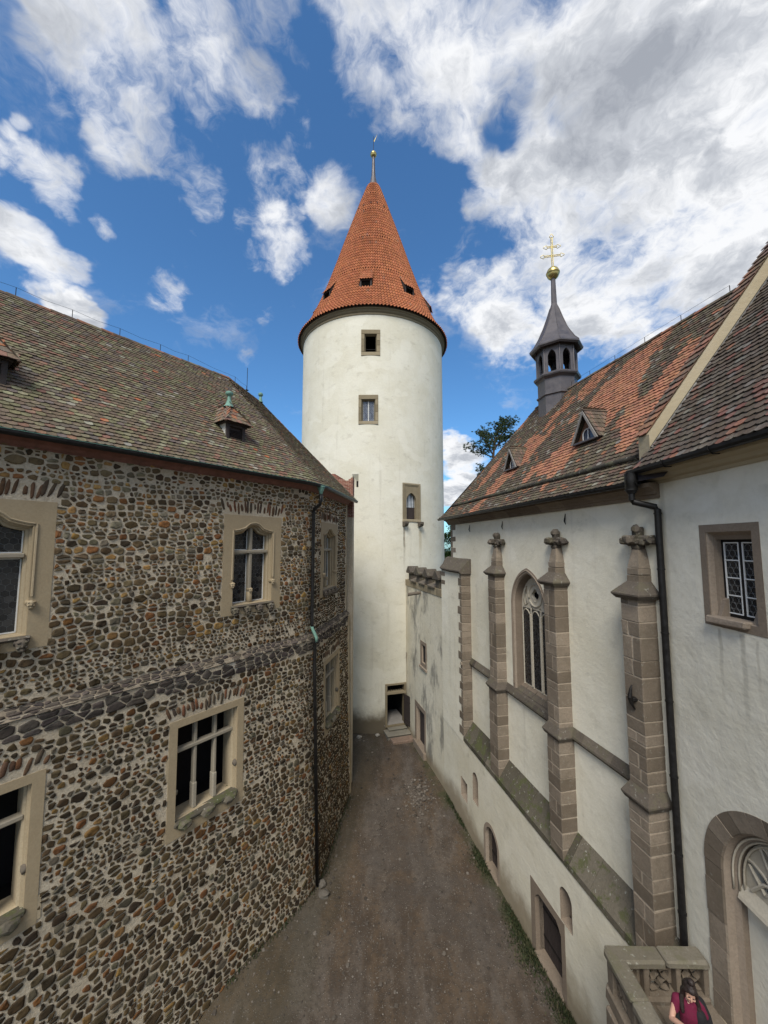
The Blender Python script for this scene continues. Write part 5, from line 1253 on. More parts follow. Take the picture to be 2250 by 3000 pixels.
# portal: stepped reveal, tympanum with flowing tracery
def pl(r, zb=-8.55): return [(UP-r, zb), (UP+r, zb)]+[(UP+x, ZP+z) for x, z in round_arch(r, 26)]
mb = MB(FN); mb.skirt(pl(1.49), 0.004, pl(1.18), -0.065); mb.skirt(pl(1.18), -0.065, pl(1.16), -0.20); mb.skirt(pl(1.16), -0.20, pl(1.08), -0.26); mb.skirt(pl(1.08), -0.26, pl(1.07), -0.5)
por = mb.build('portal', M_greyfr, wing, auto=35)
mb = MB(FN)                                                        # dressed jamb stones and voussoirs
def PJ(t, r):
    if t < 0: return (UP-r, ZP+t)
    if t > pi: return (UP+r, ZP-(t-pi))
    return (UP-r*cos(t), ZP+r*sin(t))
t = -2.65
while t < pi+2.6:
    st = R.uniform(0.34, 0.6) if (t < -0.25 or t > pi) else R.uniform(0.20, 0.30); t1 = t+st
    if t < 0 < t1: t1 = 0.0
    n = 4; d = R.uniform(-0.006, 0.008); e = 0.005; ring = []
    for k in range(n+1):
        q = t+e+(t1-t-2*e)*k/n; o_, m_, i_ = PJ(q, 1.5), PJ(q, 1.2), PJ(q, 1.18)
        ring.append([mb.p(o_[0], -0.05, o_[1]), mb.p(o_[0], 0.012+d, o_[1]), mb.p(m_[0], -0.04+d, m_[1]), mb.p(i_[0], -0.065+d, i_[1]), mb.p(i_[0], -0.15, i_[1])])
    for a, b in zip(ring, ring[1:]):
        for k in range(4): mb.fc((a[k], a[k+1], b[k+1], b[k]))
    mb.fc(ring[0]); mb.fc(ring[-1]); t = t1
mb.build('archivolt', M_grey, por)
mb = MB(FN)
for r, w in ((1.13, -0.19), (1.075, -0.25), (1.02, -0.29)): mb.tube([(UP-r, w, -6.15)]+[(UP+x, w, ZP+z) for x, z in round_arch(r, 24)[::-1]]+[(UP+r, w, -6.15)], 0.018, 6)
mb.build('archivolt', M_tracery, por, True)
mb = MB(FN); mb.plate([(UP-1.1, -8.6), (UP+1.1, -8.6), (UP+1.1, -6.25), (UP-1.1, -6.25)], [], -0.36, -0.5)
mb.build('door_panel', M_near, por); mb = MB(FN); mb.prism([(-0.5, -6.36), (-0.26, -6.32), (-0.20, -6.26), (-0.22, -6.2), (-0.34, -5.98), (-0.5, -5.98)], UP-1.08, UP+1.08); mb.build('lintel', M_tracery, por)
def mouch(cx, cz, r, ang):
    pts = []
    for k in range(12):
        t = 2*pi*k/12; x, y = r*(cos(t)+0.55*cos(t)**2-0.2), r*0.48*sin(t)+0.16*r*cos(2*t); pts.append((cx+x*cos(ang)-y*sin(ang), cz+x*sin(ang)+y*cos(ang)))
    return pts
ty = [(UP-1.06, -6.05), (UP+1.06, -6.05)]+[(UP+1.06*x, ZP+1.06*z) for x, z in round_arch(1, 22)]
H = [mouch(UP-0.70, -5.72, 0.23, 2.3), mouch(UP-0.52, -5.36, 0.22, 2.0), mouch(UP-0.20, -5.18, 0.20, 1.75), mouch(UP-0.38, -5.74, 0.22, 2.1), mouch(UP-0.06, -5.66, 0.20, 1.9), mouch(UP+0.26, -5.20, 0.20, 1.3), mouch(UP+0.55, -5.40, 0.22, 1.1), mouch(UP+0.40, -5.74, 0.20, 1.0), mouch(UP+0.72, -5.74, 0.2, 0.8)]
mb = MB(FN); mb.plate(ty, H, -0.32, -0.42)
for h_ in H: mb.tube([(x, -0.31, z) for x, z in h_+h_[:1]], 0.024, 5, False)
mb.tube([(UP-0.9, -0.305, -6.0), (UP-0.66, -0.305, -5.72), (UP-0.42, -0.305, -5.62), (UP-0.18, -0.305, -5.66), (UP, -0.305, -5.9)], 0.03, 6); mb.tube([(UP+0.9, -0.305, -6.0), (UP+0.66, -0.305, -5.72), (UP+0.42, -0.305, -5.62), (UP+0.18, -0.305, -5.66), (UP, -0.305, -5.9)], 0.03, 6)
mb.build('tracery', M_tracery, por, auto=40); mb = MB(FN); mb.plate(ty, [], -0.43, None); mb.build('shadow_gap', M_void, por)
# cornice, gutter, downpipe
mb = MB(FN); mb.prism([(-0.05, 1.34), (0.03, 1.34), (0.05, 1.40), (0.13, 1.43), (0.17, 1.50), (0.30, 1.55), (0.32, 1.60), (-0.05, 1.62)], -0.12, 13); mb.build('cornice', M_coping_pl, wing)
mb = MB(FN); g2 = [(a, b+0.275) for a, b in g]; mb.prism(g2, -0.22, 13); gut2 = mb.build('gutter', M_gutter, wing)
mb = MB(FN)
for u in (0.9, 2.0, 3.1): mb.tube([(u, 0.33, 1.56), (u, 0.46, 1.555), (u, 0.54, 1.62), (u, 0.545, 1.70)], 0.012, 5)
mb.build('gutter_bracket', M_iron, gut2)
px = lambda x, y, z: (x, y, z)
mb = MB(); mb.tube([(5.58, 8.47, 1.60), (5.58, 8.47, 1.50), (5.58, 8.47, 1.22), (5.58, 8.47, 1.14)], [0.135, 0.13, 0.125, 0.085], 14); mb.tube([(5.58, 8.47, 1.16), (5.58, 8.47, 0.99), (5.60, 8.46, 0.95), (5.97, 8.29, 0.82), (6.0, 8.28, 0.76), (6.0, 8.28, -8.5)], 0.068, 12)
for z in (0.66, -0.55, -1.9, -3.3, -4.8, -6.3, -7.4): mb.tube([(6.0, 8.28, z), (6.0, 8.28, z+0.03)], 0.078, 12)
mb.tube([(5.58, 8.47, 1.21), (5.58, 8.47, 1.235)], 0.135, 14); mb.build('downpipe', M_gutter, wing, auto=40)
# roof and verge
NW0, NZ0, NTP = 0.45, 1.68, 1.355; nL = 9.6; nc = 1/sqrt(1+NTP*NTP)
mb = MB(FN); roof_tiles(mb, FN, 0.10, 9.0, NW0, NZ0, NW0-nL*nc, NZ0+nL*nc*NTP, lambda u, v: True, lambda u, v: pick([(0.60, (0.092, 0.070, 0.054)), (0.20, (0.115, 0.085, 0.063)), (0.08+0.14*(v < 0.9), (0.17, 0.075, 0.058)), (0.05, (0.15, 0.135, 0.115)), (0.02, (0.26, 0.12, 0.08))]), 0.175, 0.15)
nroof = mb.build('roof', M_tileN, wing, recalc=False)
mb = MB(FN); P0, P1 = (NW0, NZ0), (NW0-nL*nc, NZ0+nL*nc*NTP); mb.poly([(-0.1, P0[0], P0[1]), (13, P0[0], P0[1]), (13, P1[0], P1[1]), (-0.1, P1[0], P1[1])]); mb.poly([(-0.1, P1[0], P1[1]), (13, P1[0], P1[1]), (13, P1[0]-5.8, P0[1]), (-0.1, P1[0]-5.8, P0[1])]); mb.build('roof_boarding', M_wood, nroof)
off_n = 0.40                                                       # plastered fire gable standing above the tiles
q0, q1 = (NW0-0.28, NZ0+0.28*NTP), (NW0-nL*nc, NZ0+nL*nc*NTP)
mb = MB(FN); mb.plate([(0, 0)]*0+[(q0[0], q0[1]-0.35), (q0[0], q0[1]+off_n), (q1[0], q1[1]+off_n+0.1), (q1[0], q1[1]-0.5)], [], 0, 1) if False else None
V = [(q0[0], q0[1]-0.5), (q0[0], q0[1]+0.40), (q1[0], q1[1]+0.52), (q1[0], q1[1]-0.6)]
mb.poly([(0.10, a, b) for a, b in V]); mb.poly([(-0.26, a, b) for a, b in V])
for (a, b) in zip(V, V[1:]+V[:1]): mb.poly([(0.10, *a), (0.10, *b), (-0.26, *b), (-0.26, *a)])
verge = mb.build('verge_wall', M_coping_pl, nroof)
mb = MB(FN); mb.tube([(0.13, NW0-0.30-t, NZ0+(0.30+t)*NTP+0.06) for t in frange(0, nL*nc-0.4, 0.3)], 0.035, 6); mb.build('flashing', M_gutter, verge)
mb = MB(); Lw = hypot(q1[0]-q0[0], q1[1]-q0[1]); n = int(Lw/0.22)
for k in range(n):
    w = q0[0]+(q1[0]-q0[0])*k/n; z = q0[1]+0.42+(q1[1]+0.54-q0[1]-0.42)*k/n
    for j in range(2):
        u = -0.28+j*0.22; P = FN(u, w, z); sl = Vector(FN(0, q1[0], q1[1]))-Vector(FN(0, q0[0], q0[1])); sl.normalize(); t = Vector((0, -1, 0)); nr = t.cross(sl); nr = nr if nr.z > 0 else -nr
        tile(mb, P, t, sl, nr, 0.215, 0.36, pick([(0.55, (0.16, 0.10, 0.075)), (0.35, (0.27, 0.13, 0.085)), (0.1, (0.12, 0.10, 0.085))]))
mb.build('verge_tile', M_tileC, verge, recalc=False)

# ================================================================== balcony with pierced parapet
balc = thing('stone_balcony', (4.9, 7, -8.5), 'mossy stone balcony with pierced tracery parapet in front of the arched portal, bottom right', 'balcony')
FBk = lambda u, w, z: (4.28+u, 8.02-w, z)                            # back parapet, u to the right
FSd = lambda u, w, z: (4.28+w, 8.02-u, z)                            # side parapet, u towards the viewer
mb = MB(); mb.box(4.36, 6.12, 2.0, 7.98, -13.4, -8.52); mb.build('platform', M_lower, balc)
mb = MB()
x = 4.34
for i in range(3):
    for j in range(8): mb.cbox(4.5+i*0.53+0.004, 4.5+(i+1)*0.53-0.004, 7.86-(j+1)*0.72, 7.86-j*0.72-0.008, -8.56, -8.50+R.uniform(-0.004, 0.004), 0.01, 0.003)
mb.build('paving', M_grey, balc)
M_green = stone('algae_coping_stone', (0.12, 0.105, 0.078, 1), (0.20, 0.178, 0.14, 1), lichen=(0.115, 0.11, 0.062, 1), lam=0.45)
def par(F, L, n, name):
    mb = MB(F); z0, z1 = -8.42, -7.90; holes = []
    pw = L/n
    for k in range(n):
        c = pw*(k+0.5); r = 0.085
        for i in range(4):
            t = pi/4+i*pi/2; cx_, cz_ = c+0.15*cos(t), (z0+z1)/2+0.14*sin(t)
            holes.append([(cx_+r*cos(q)*(1+0.2*cos(3*q-3*t)), cz_+r*sin(q)*(1+0.2*cos(3*q-3*t))) for q in [2*pi*j/9 for j in range(9)]])
    mb.plate(rect(0.02, L, z0, z1), holes, 0.06, 0.17)
    p = mb.build('parapet', M_grey, balc)
    for k in range(n+1): mb = MB(F); u = min(L-0.08, pw*k); mb.cbox(u, u+0.09, 0.03, 0.21, z0, z1, 0.012, 0.004); mb.build('pier', M_grey, p)
    mb = MB(F); u = 0
    while u < L-0.05: w = min(R.uniform(0.7, 1.0), L-u); mb.cbox(u+0.003, u+w-0.003, -0.05, 0.27, -7.90, -7.76, 0.03, 0.006); u += w
    mb.build('coping', M_green, p)
    mb = MB(F); mb.cbox(0, L, -0.04, 0.26, -8.62, -8.40, 0.03, 0.006); mb.build('plinth', M_grey, p)
par(FBk, 1.80, 3, 'b'); par(FSd, 5.6, 8, 's')
mb = MB(FSd)
for k in range(9): mb.cbox(0.1+k*0.7, 0.1+k*0.7+0.68, -0.10, 0.06, -9.5, -8.64, 0.02, 0.008)
mb.build('base_block', M_grey, balc)

# ================================================================== person looking at a phone
PX, PY, PZ = 4.76, 6.56, -8.50
def skin(name, chains, mat, parent, vox=0.009, extra=None, sub=2):
    """chains of (x,y,z,r) grown as tapering limbs and fused into one skin"""
    mb = MB()
    for ch in chains:
        P = [Vector(c[:3]) for c in ch]; rr = [c[3] for c in ch]; pts, rs = [], []
        for i in range(len(P)-1):
            for k in range(4): f = k/4; pts.append(P[i].lerp(P[i+1], f)); rs.append(rr[i]+(rr[i+1]-rr[i])*f)
        pts.append(P[-1]); rs.append(rr[-1])
        mb.tube([p[:] for p in pts], rs, 14)
        for p, r in ((pts[0], rs[0]), (pts[-1], rs[-1])): mb.blob(p, r, 0)
        for i in range(1, len(P)-1): mb.blob(P[i], rr[i]*1.0, 0)
    if extra: extra(mb)
    me = bpy.data.meshes.new('tmp'); me.from_pydata(mb.v, [], mb.f); ob = bpy.data.objects.new('tmp', me); C.objects.link(ob)
    md = ob.modifiers.new('r', 'REMESH'); md.mode = 'VOXEL'; md.voxel_size = vox
    s2 = ob.modifiers.new('s', 'SMOOTH'); s2.factor = 0.5; s2.iterations = 4
    dg = bpy.context.evaluated_depsgraph_get(); nm = bpy.data.meshes.new_from_object(ob.evaluated_get(dg))
    bpy.data.objects.remove(ob)
    nm.name = name; nm.materials.clear(); nm.materials.append(mat); nm.polygons.foreach_set('use_smooth', [True]*len(nm.polygons))
    o = bpy.data.objects.new(name, nm); C.objects.link(o)
    if parent: o.parent = parent
    return o
M_skin = plain('skin', (0.50, 0.29, 0.21, 1), 0.5, 0, 0.06, 20, 0.001); M_hair = plain('dark_hair', (0.022, 0.014, 0.012, 1), 0.5, 0, 0.4, 60, 0.01)
M_mag = plain('magenta_cotton', (0.115, 0.006, 0.03, 1), 0.9, 0, 0.12, 30, 0.003); M_blk = plain('black_cloth', (0.012, 0.011, 0.013, 1), 0.9, 0, 0.2, 30, 0.004); M_jean = plain('blue_denim', (0.06, 0.10, 0.19, 1), 0.9, 0, 0.25, 40, 0.003)
M_shoe = plain('shoe_leather', (0.10, 0.09, 0.085, 1), 0.6, 0, 0.2, 20)
hm = Matrix.Translation((0, -0.045, 1.545)) @ Matrix.Rotation(radians(28), 4, 'X') @ Matrix.Rotation(radians(-12), 4, 'Z')
def hd(x, y, z): return (hm @ Vector((x, y, z)))[:]                 # head frame: face towards -Y
def head(mb):
    T0 = len(mb.v)
    mb.blob((0, 0, 0), 1, 0, (0.072, 0.092, 0.108), 3); mb.blob((0, 0, 0), 1, 0, (0.055, 0.06, 0.05), 2)
    n1 = len(mb.v)
    # cranium, jaw
    cr = mb.v[T0:]; k = 642
    for i in range(T0, n1):
        x, y, z = mb.v[i]
        if i-T0 < 642: q = hd(x, y+0.005, z+0.075)
        else: q = hd(x, y-0.035, z+0.0)
        mb.v[i] = q
    mb.tube([hd(0, -0.092, 0.085), hd(0, -0.112, 0.055), hd(0, -0.10, 0.045)], [0.008, 0.016, 0.012], 8)
    for sg in (-1, 1): mb.blob(hd(sg*0.074, 0.01, 0.065), 0.022, 0.05, (0.5, 0.8, 1.3)); mb.blob(hd(sg*0.036, -0.078, 0.05), 0.026, 0)
    mb.blob(hd(0, -0.088, -0.005), 0.022, 0, (1.3, 0.8, 0.8)); mb.blob(hd(0, -0.08, -0.035), 0.022, 0)
def arm(sx, sh, el, wr, hand):
    ch = [[sh+(0.050,), tuple((Vector(sh)+Vector(el))/2)+(0.042,), el+(0.036,), tuple((Vector(el)*0.6+Vector(wr)*0.4))+(0.038,), wr+(0.025,)]]
    d = (Vector(hand)-Vector(wr)).normalized(); side = d.cross(Vector((0, 0, 1))).normalized(); up = side.cross(d)
    ch.append([wr+(0.024,), tuple(Vector(wr)+d*0.045)+(0.034,), tuple(Vector(wr)+d*0.085)+(0.033,)])
    for i, l in enumerate((0.065, 0.078, 0.072, 0.055)):
        b = Vector(wr)+d*0.085+side*(i-1.5)*0.0205; m = b+d*l*0.5-up*0.006; e = m+d*l*0.28-up*l*0.42*(0.8+0.1*i); ch.append([tuple(b)+(0.0105,), tuple(m)+(0.0095,), tuple(e)+(0.0085,)])
    b = Vector(wr)+d*0.03-side*0.03*sx; m = b+d*0.03-side*0.022*sx; e = m+d*0.03+up*0.01; ch.append([tuple(b)+(0.014,), tuple(m)+(0.012,), tuple(e)+(0.010,)])
    return ch
shR, elR, wrR, haR = (-0.165, 0.0, 1.385), (-0.275, -0.08, 1.15), (-0.175, -0.27, 1.27), (-0.075, -0.35, 1.31)
shL, elL, wrL, haL = (0.165, 0.0, 1.385), (0.245, -0.03, 1.13), (0.10, -0.23, 1.16), (0.02, -0.34, 1.20)
body = [[(0, 0.01, 0.93, 0.135), (0, 0.0, 1.08, 0.115), (0, 0.0, 1.24, 0.13), (0, 0.01, 1.36, 0.11), (0, 0.0, 1.43, 0.055), (0, -0.035, 1.53, 0.050)], [(-0.15, 0, 1.385, 0.052), (0.15, 0, 1.385, 0.052)]]
for sg in (-1, 1):
    body.append([(sg*0.085, 0.01, 0.92, 0.10), (sg*0.095, -0.01, 0.68, 0.075), (sg*0.095, -0.015, 0.48, 0.055), (sg*0.10, 0.02, 0.32, 0.052), (sg*0.10, 0.03, 0.09, 0.036)])
    body.append([(sg*0.10, 0.04, 0.045, 0.040), (sg*0.11, -0.06, 0.04, 0.036), (sg*0.115, -0.14, 0.03, 0.028)])
body += arm(1, shR, elR, wrR, haR)+arm(-1, shL, elL, wrL, haL)
person = skin('person', body, M_skin, None, 0.0075, head)
tag(person, 'person in a magenta top and black jacket looking down at a phone on the balcony', 'person')
o_ = [(0, 0.01, 0.90, 0.155), (0, 0.0, 1.08, 0.128), (0, 0.0, 1.24, 0.143), (0, 0.01, 1.34, 0.125), (0, 0.01, 1.395, 0.085)]
top_ = skin('top', [o_, [(-0.16, 0.0, 1.385, 0.062), (-0.205, -0.03, 1.26, 0.056)], [(0.16, 0.0, 1.385, 0.062), (0.20, -0.03, 1.27, 0.056)], [(-0.15, 0, 1.385, 0.064), (0.15, 0, 1.385, 0.064)]], M_mag, person, 0.011)
jean = skin('jeans', [[(sg*0.08, 0.01, 0.93, 0.118), (sg*0.095, -0.01, 0.68, 0.092), (sg*0.095, -0.015, 0.48, 0.072), (sg*0.10, 0.02, 0.12, 0.062)] for sg in (-1, 1)], M_jean, person, 0.011)
jack = skin('jacket', [[(0.10, 0.06, 0.80, 0.13), (0.09, 0.05, 1.05, 0.125), (0.085, 0.05, 1.25, 0.13), (0.10, 0.045, 1.36, 0.085)], [(0.165, 0.015, 1.392, 0.07), (0.225, -0.01, 1.25, 0.066), (0.255, -0.02, 1.12, 0.06), (0.17, -0.14, 1.14, 0.056), (0.12, -0.21, 1.155, 0.048)], [(-0.02, 0.09, 0.85, 0.11), (-0.03, 0.07, 1.25, 0.11)], [(0.10, -0.05, 0.85, 0.105), (0.105, -0.06, 1.1, 0.095), (0.115, -0.06, 1.28, 0.085)], [(-0.15, 0.03, 0.85, 0.06), (-0.15, 0.04, 1.2, 0.055)]], M_blk, person, 0.011)
shoe = [skin('shoe', [[(sg*0.10, 0.05, 0.045, 0.048), (sg*0.11, -0.06, 0.042, 0.044), (sg*0.115, -0.15, 0.034, 0.034)]], M_shoe, person, 0.011) for sg in (-1, 1)]
def hairx(mb):
    for q, r, s_ in (((0, 0.022, 0.105), 0.098, (0.88, 1.0, 1.0)), ((0, 0.06, 0.02), 0.09, (1.0, 0.8, 1.3)), ((0, 0.03, -0.08), 0.095, (1.15, 0.7, 1.0)), ((0.0, 0.045, 0.225), 0.052, (1, 1, 0.9)), ((0, -0.01, 0.15), 0.075, (1, 1.05, 0.7))):
        mb.blob(hd(*q), r, 0.04, s_)
hair = skin('hair', [[hd(sg*0.06, -0.03, 0.13)+(0.032,), hd(sg*0.083, -0.015, 0.06)+(0.026,), hd(sg*0.088, -0.02, -0.03)+(0.028,), (sg*0.112, -0.045, 1.40, 0.036), (sg*0.115, -0.085, 1.30, 0.026)] for sg in (-1, 1)], M_hair, person, 0.009, hairx)
M_eye = plain('eye_dark', (0.02, 0.015, 0.012, 1), 0.3, 0, 0.1); M_lip = plain('lips', (0.38, 0.12, 0.11, 1), 0.5, 0, 0.1)
def sub_blob(name, pts, mat):
    mb = MB()
    for q, r, s_ in pts: mb.blob(hd(*q), r, 0, s_, 2)
    o = mb.build(name, mat, None, True); o.parent = person; return o
for sg in (-1, 1): sub_blob('eye', [((sg*0.031, -0.086, 0.077), 0.010, (1.5, 0.5, 0.7))], M_eye); sub_blob('eyebrow', [((sg*0.033, -0.091, 0.10), 0.011, (1.9, 0.5, 0.4))], M_hair)
sub_blob('mouth', [((0, -0.104, 0.005), 0.012, (1.8, 0.5, 0.5))], M_lip)
person.location = (PX, PY, PZ); person.rotation_euler = (0, 0, radians(-14))
mb = MB(); mb.cbox(-0.038, 0.038, -0.006, 0.006, -0.078, 0.078, 0.006); phone = mb.build('phone', M_white, None)
phone.location = (Matrix.Translation((PX, PY, PZ)) @ Matrix.Rotation(radians(-14), 4, 'Z') @ Vector((-0.035, -0.375, 1.30)))[:]; phone.rotation_euler = (radians(-58), 0, radians(-14))
tag(phone, 'pale mobile phone held in both hands by the person on the balcony', 'phone')

# ================================================================== ground
def lst(a, b, st, outer): return sorted(set([-q for q in outer]+outer+frange(a, b, st)))
xs = [-700, -250, -90, -40, -20]+frange(-9, 9, 0.22)+[20, 40, 90, 250, 700]; ys = [-700, -250, -90, -30, -8]+frange(6, 30, 0.24)+[45, 90, 250, 700]
mb = MB(); idx = {}
for i, x in enumerate(xs):
    for j, y in enumerate(ys):
        nz = 0.035*noise.noise((x*0.9, y*0.6, 1))+0.022*noise.noise((x*2.6, y*2.2, 4))
        for tx, ph in ((0.15, 0.0), (2.0, 0.8)):                          # shallow wheel ruts
            c = tx+0.09*(y-18)*0.35+0.25*sin(y*0.22+ph); nz -= 0.035*math.exp(-((x-c)/0.28)**2)
        idx[i, j] = mb.p(x, y, ground_z(x, y)+(nz if -9 < x < 9 and 5 < y < 31 else -0.02))
for i in range(len(xs)-1):
    for j in range(len(ys)-1): mb.fc((idx[i, j], idx[i+1, j], idx[i+1, j+1], idx[i, j+1]))
m = Mat('trodden_gravel', 0.95, 0, 0.12)
n1 = m.noise(0.55, 6, 0.62, (1.9, 0.55, 1)); n2 = m.noise(5, 6, 0.7); n3 = m.noise(60, 4, 0.75); n4 = m.noise(1.4, 5, 0.65, (1.6, 0.8, 1), (5, 2, 0))
c = m.mix(m.rng(n1, 0.40, 0.60), (0.100, 0.072, 0.050, 1), (0.110, 0.091, 0.076, 1))
c = m.mix(m.rng(m.math('ADD', m.math('MULTIPLY', m.noise(1.0, 6, 0.65, (1.5, 0.3, 1), (1, 8, 2)), 0.6), m.math('MULTIPLY', m.noise(0.8, 6, 0.65, loc=(2, 8, 2)), 0.4)), 0.47, 0.60, 0, 0.6), c, (0.058, 0.044, 0.034, 1)); c = m.mix(m.rng(n4, 0.45, 0.62, 0, 0.75), c, (0.062, 0.046, 0.034, 1)); c = m.mix(m.rng(n2, 0.46, 0.66, 0, 0.6), c, (0.055, 0.045, 0.037, 1)); c = m.mix(m.rng(m.noise(0.3, 4, 0.6, loc=(9, 9, 1)), 0.5, 0.62, 0, 0.45), c, (0.075, 0.066, 0.06, 1))
vo = m.n('ShaderNodeTexVoronoi'); vo.inputs['Scale'].default_value = 26; m.l(m.coord(), vo.inputs['Vector'])
sep = m.n('ShaderNodeSeparateColor'); m.l(vo.outputs['Color'], sep.inputs[0]); st_ = m.math('MULTIPLY', m.rng(vo.outputs['Distance'], 0.42, 0.30), m.rng(sep.outputs[0], 0.45, 0.75))
c = m.mix(m.math('MULTIPLY', st_, 0.42), c, m.ramp(sep.outputs[1], [(0, (0.09, 0.08, 0.075, 1)), (0.7, (0.24, 0.22, 0.20, 1)), (1, (0.40, 0.38, 0.35, 1))]))
X = m.axis(0); Y = m.axis(1)
side = m.math('SUBTRACT', 7.38, m.math('MULTIPLY', Y, 0.207)); dw = m.math('SUBTRACT', side, X)           # distance from the chapel wall
gr = m.math('MULTIPLY', m.rng(m.math('ADD', dw, m.math('MULTIPLY', m.math('SUBTRACT', m.noise(1.8, 5), 0.5), 1.3)), 0.75, 0.1), m.rng(m.noise(0.9, 5, 0.6, loc=(3, 3, 3)), 0.32, 0.52))
c = m.mix(m.math('MULTIPLY', gr, 0.7), c, (0.045, 0.05, 0.022, 1))
dl = m.math('ADD', X, m.math('SUBTRACT', 5.05, m.math('MULTIPLY', Y, 0.158)))
gl = m.math('MULTIPLY', m.rng(m.math('ADD', dl, m.math('MULTIPLY', m.math('SUBTRACT', m.noise(1.5, 5), 0.5), 1.6)), 1.7, 0.4), 0.6)
c = m.mix(m.math('MULTIPLY', gl, 0.6), c, (0.052, 0.048, 0.028, 1))
m.base(c); m.bump(m.math('ADD', m.math('MULTIPLY', n2, 1.0), m.math('ADD', m.math('MULTIPLY', n3, 0.35), m.math('MULTIPLY', st_, 0.4))), 0.035, 1.0)
tag(mb.build('ground', m.m, None, True, recalc=False), kind='structure')

wallx = lambda y: 7.38-0.207*y
def lw(y):                                                          # foot of the palace wall
    best = None
    for s in (q*0.25 for q in range(-24, 24)):
        x, yy, _ = LP(s, off(s, -12.5))
        if best is None or abs(yy-y) < best[0]: best = (abs(yy-y), x)
    return best[1]
LW = {k: lw(8+k*0.5) for k in range(0, 30)}
def lwx(y): k = (y-8)/0.5; i = max(0, min(28, int(k))); return LW[i]+(LW[i+1]-LW[i])*(k-i)
m = Mat('pebble', 0.9, 0, 0.2); m.base(m.ramp(m.island(), [(0, (0.045, 0.038, 0.032, 1)), (0.6, (0.095, 0.08, 0.066, 1)), (0.985, (0.16, 0.14, 0.12, 1)), (1, (0.27, 0.25, 0.225, 1))])); m.bump(m.noise(30), 0.004); M_peb = m.m
mb = MB()
for k in range(4200):
    y = 9+18*R.random()**1.25; x0, x1 = lwx(y)+0.05 if y < 20.2 else -6.5, wallx(y)-0.05 if y < 20.6 else 3.1-0.256*(y-20.65)
    f = R.random(); x = x0+(x1-x0)*(f*f*0.4 if R.random() < 0.25 else f)
    if hypot(x-CT[0], y-CT[1]) < RT+0.05: continue
    r = R.choice((0.012, 0.015, 0.02, 0.02, 0.03)) if R.random() > 0.035 else R.uniform(0.04, 0.075); n = 6; z = ground_z(x, y)+r*0.25; o = len(mb.v); q = R.uniform(0, 6)
    for lev, rr in ((0, 1.0), (0.55, 0.7)):
        for j in range(n): t = q+2*pi*j/n; mb.v.append((x+r*rr*cos(t)*R.uniform(0.8, 1.2), y+r*rr*sin(t)*R.uniform(0.8, 1.2), z+r*lev))
    for j in range(n): mb.fc((o+j, o+(j+1) % n, o+n+(j+1) % n, o+n+j))
    mb.fc([o+n+j for j in range(n)])
for k in range(420):
    x, y = R.gauss(1.75, 0.38), R.gauss(20.2, 0.75); r = R.choice((0.02, 0.03, 0.045, 0.06)); mb.blob((x, y, ground_z(x, y)+r*0.3), r, 0.2, (1.2, 1, 0.7), 1)
tag(mb.build('gravel', M_peb, None, recalc=False), kind='stuff')
def loose(x, y, r, lab, mat=M_peb):
    mb = MB(); mb.blob((x, y, ground_z(x, y)+r*0.35), r, 0.22, (1.15, 0.9, 0.75), 2); o = mb.build('loose_stone', mat, None, loc=(x, y, ground_z(x, y)))
    tag(o, lab, 'stone')
M_ls = stone('loose_stone_face', (0.07, 0.06, 0.05, 1), (0.15, 0.135, 0.115, 1), isl=False); M_lw = stone('pale_loose_stone', (0.26, 0.235, 0.20, 1), (0.4, 0.37, 0.33, 1), isl=False)
bx, by = LP(0.3, off(0.3, -12.5)+0.22)[:2]
loose(bx, by, 0.16, 'grey stone nearest the palace wall at the foot of the left downpipe', M_ls); loose(bx+0.13, by-0.42, 0.19, 'larger grey stone in front at the foot of the left downpipe', M_ls)
loose(-0.42, 26.0, 0.13, 'pale white stone beside the left end of the tower steps', M_lw); loose(-1.6, 25.75, 0.15, 'pale flat stone lying by the tower foot left of the steps', M_lw)
mb = MB()
for k in range(26): x = R.uniform(-2.6, -0.7); mb.blob((x, 25.4+R.uniform(-0.25, 0.5), ground_z(x, 25.4)+0.01), R.uniform(0.03, 0.09), 0.25, (1.2, 1, 0.7), 1)
tag(mb.build('rubble', M_peb, None), kind='stuff')
m = Mat('weed_leaf', 0.7, 0, 0.2); m.base(m.ramp(m.island(), [(0, (0.014, 0.020, 0.008, 1)), (0.7, (0.028, 0.038, 0.014, 1)), (1, (0.075, 0.065, 0.035, 1))])); M_weed = m.m
mb = MB()
clump = [(10.2, 0.3), (11.0, 0.5), (11.5, 0.6), (12.5, 0.75), (12.9, 0.8), (13.2, 0.75), (13.5, 0.55), (14.0, 0.3), (15.9, 0.4), (16.2, 0.45), (16.5, 0.35), (18.4, 0.15), (19.6, 0.2)]
for k in range(5200):
    c = R.choice(clump); y = c[0]+R.gauss(0, 0.26); d = abs(R.gauss(0.0, c[1]*0.42)); x = wallx(y)-0.04-d
    if k % 9 == 0: y = R.uniform(12, 20); x = lwx(y)+abs(R.gauss(0, 0.10))+0.03
    z = ground_z(x, y); h = R.uniform(0.03, 0.11)*(1.3-min(1, d)); t = R.uniform(0, 2*pi); ln = R.uniform(0.01, 0.05); w = R.uniform(0.008, 0.02)
    mb.poly([(x-w*sin(t), y+w*cos(t), z), (x+w*sin(t), y-w*cos(t), z), (x+ln*cos(t)+w*0.7*sin(t), y+ln*sin(t)-w*0.7*cos(t), z+h*0.7), (x+ln*1.8*cos(t), y+ln*1.8*sin(t), z+h)])
tag(mb.build('weeds', M_weed, None, recalc=False), kind='stuff')

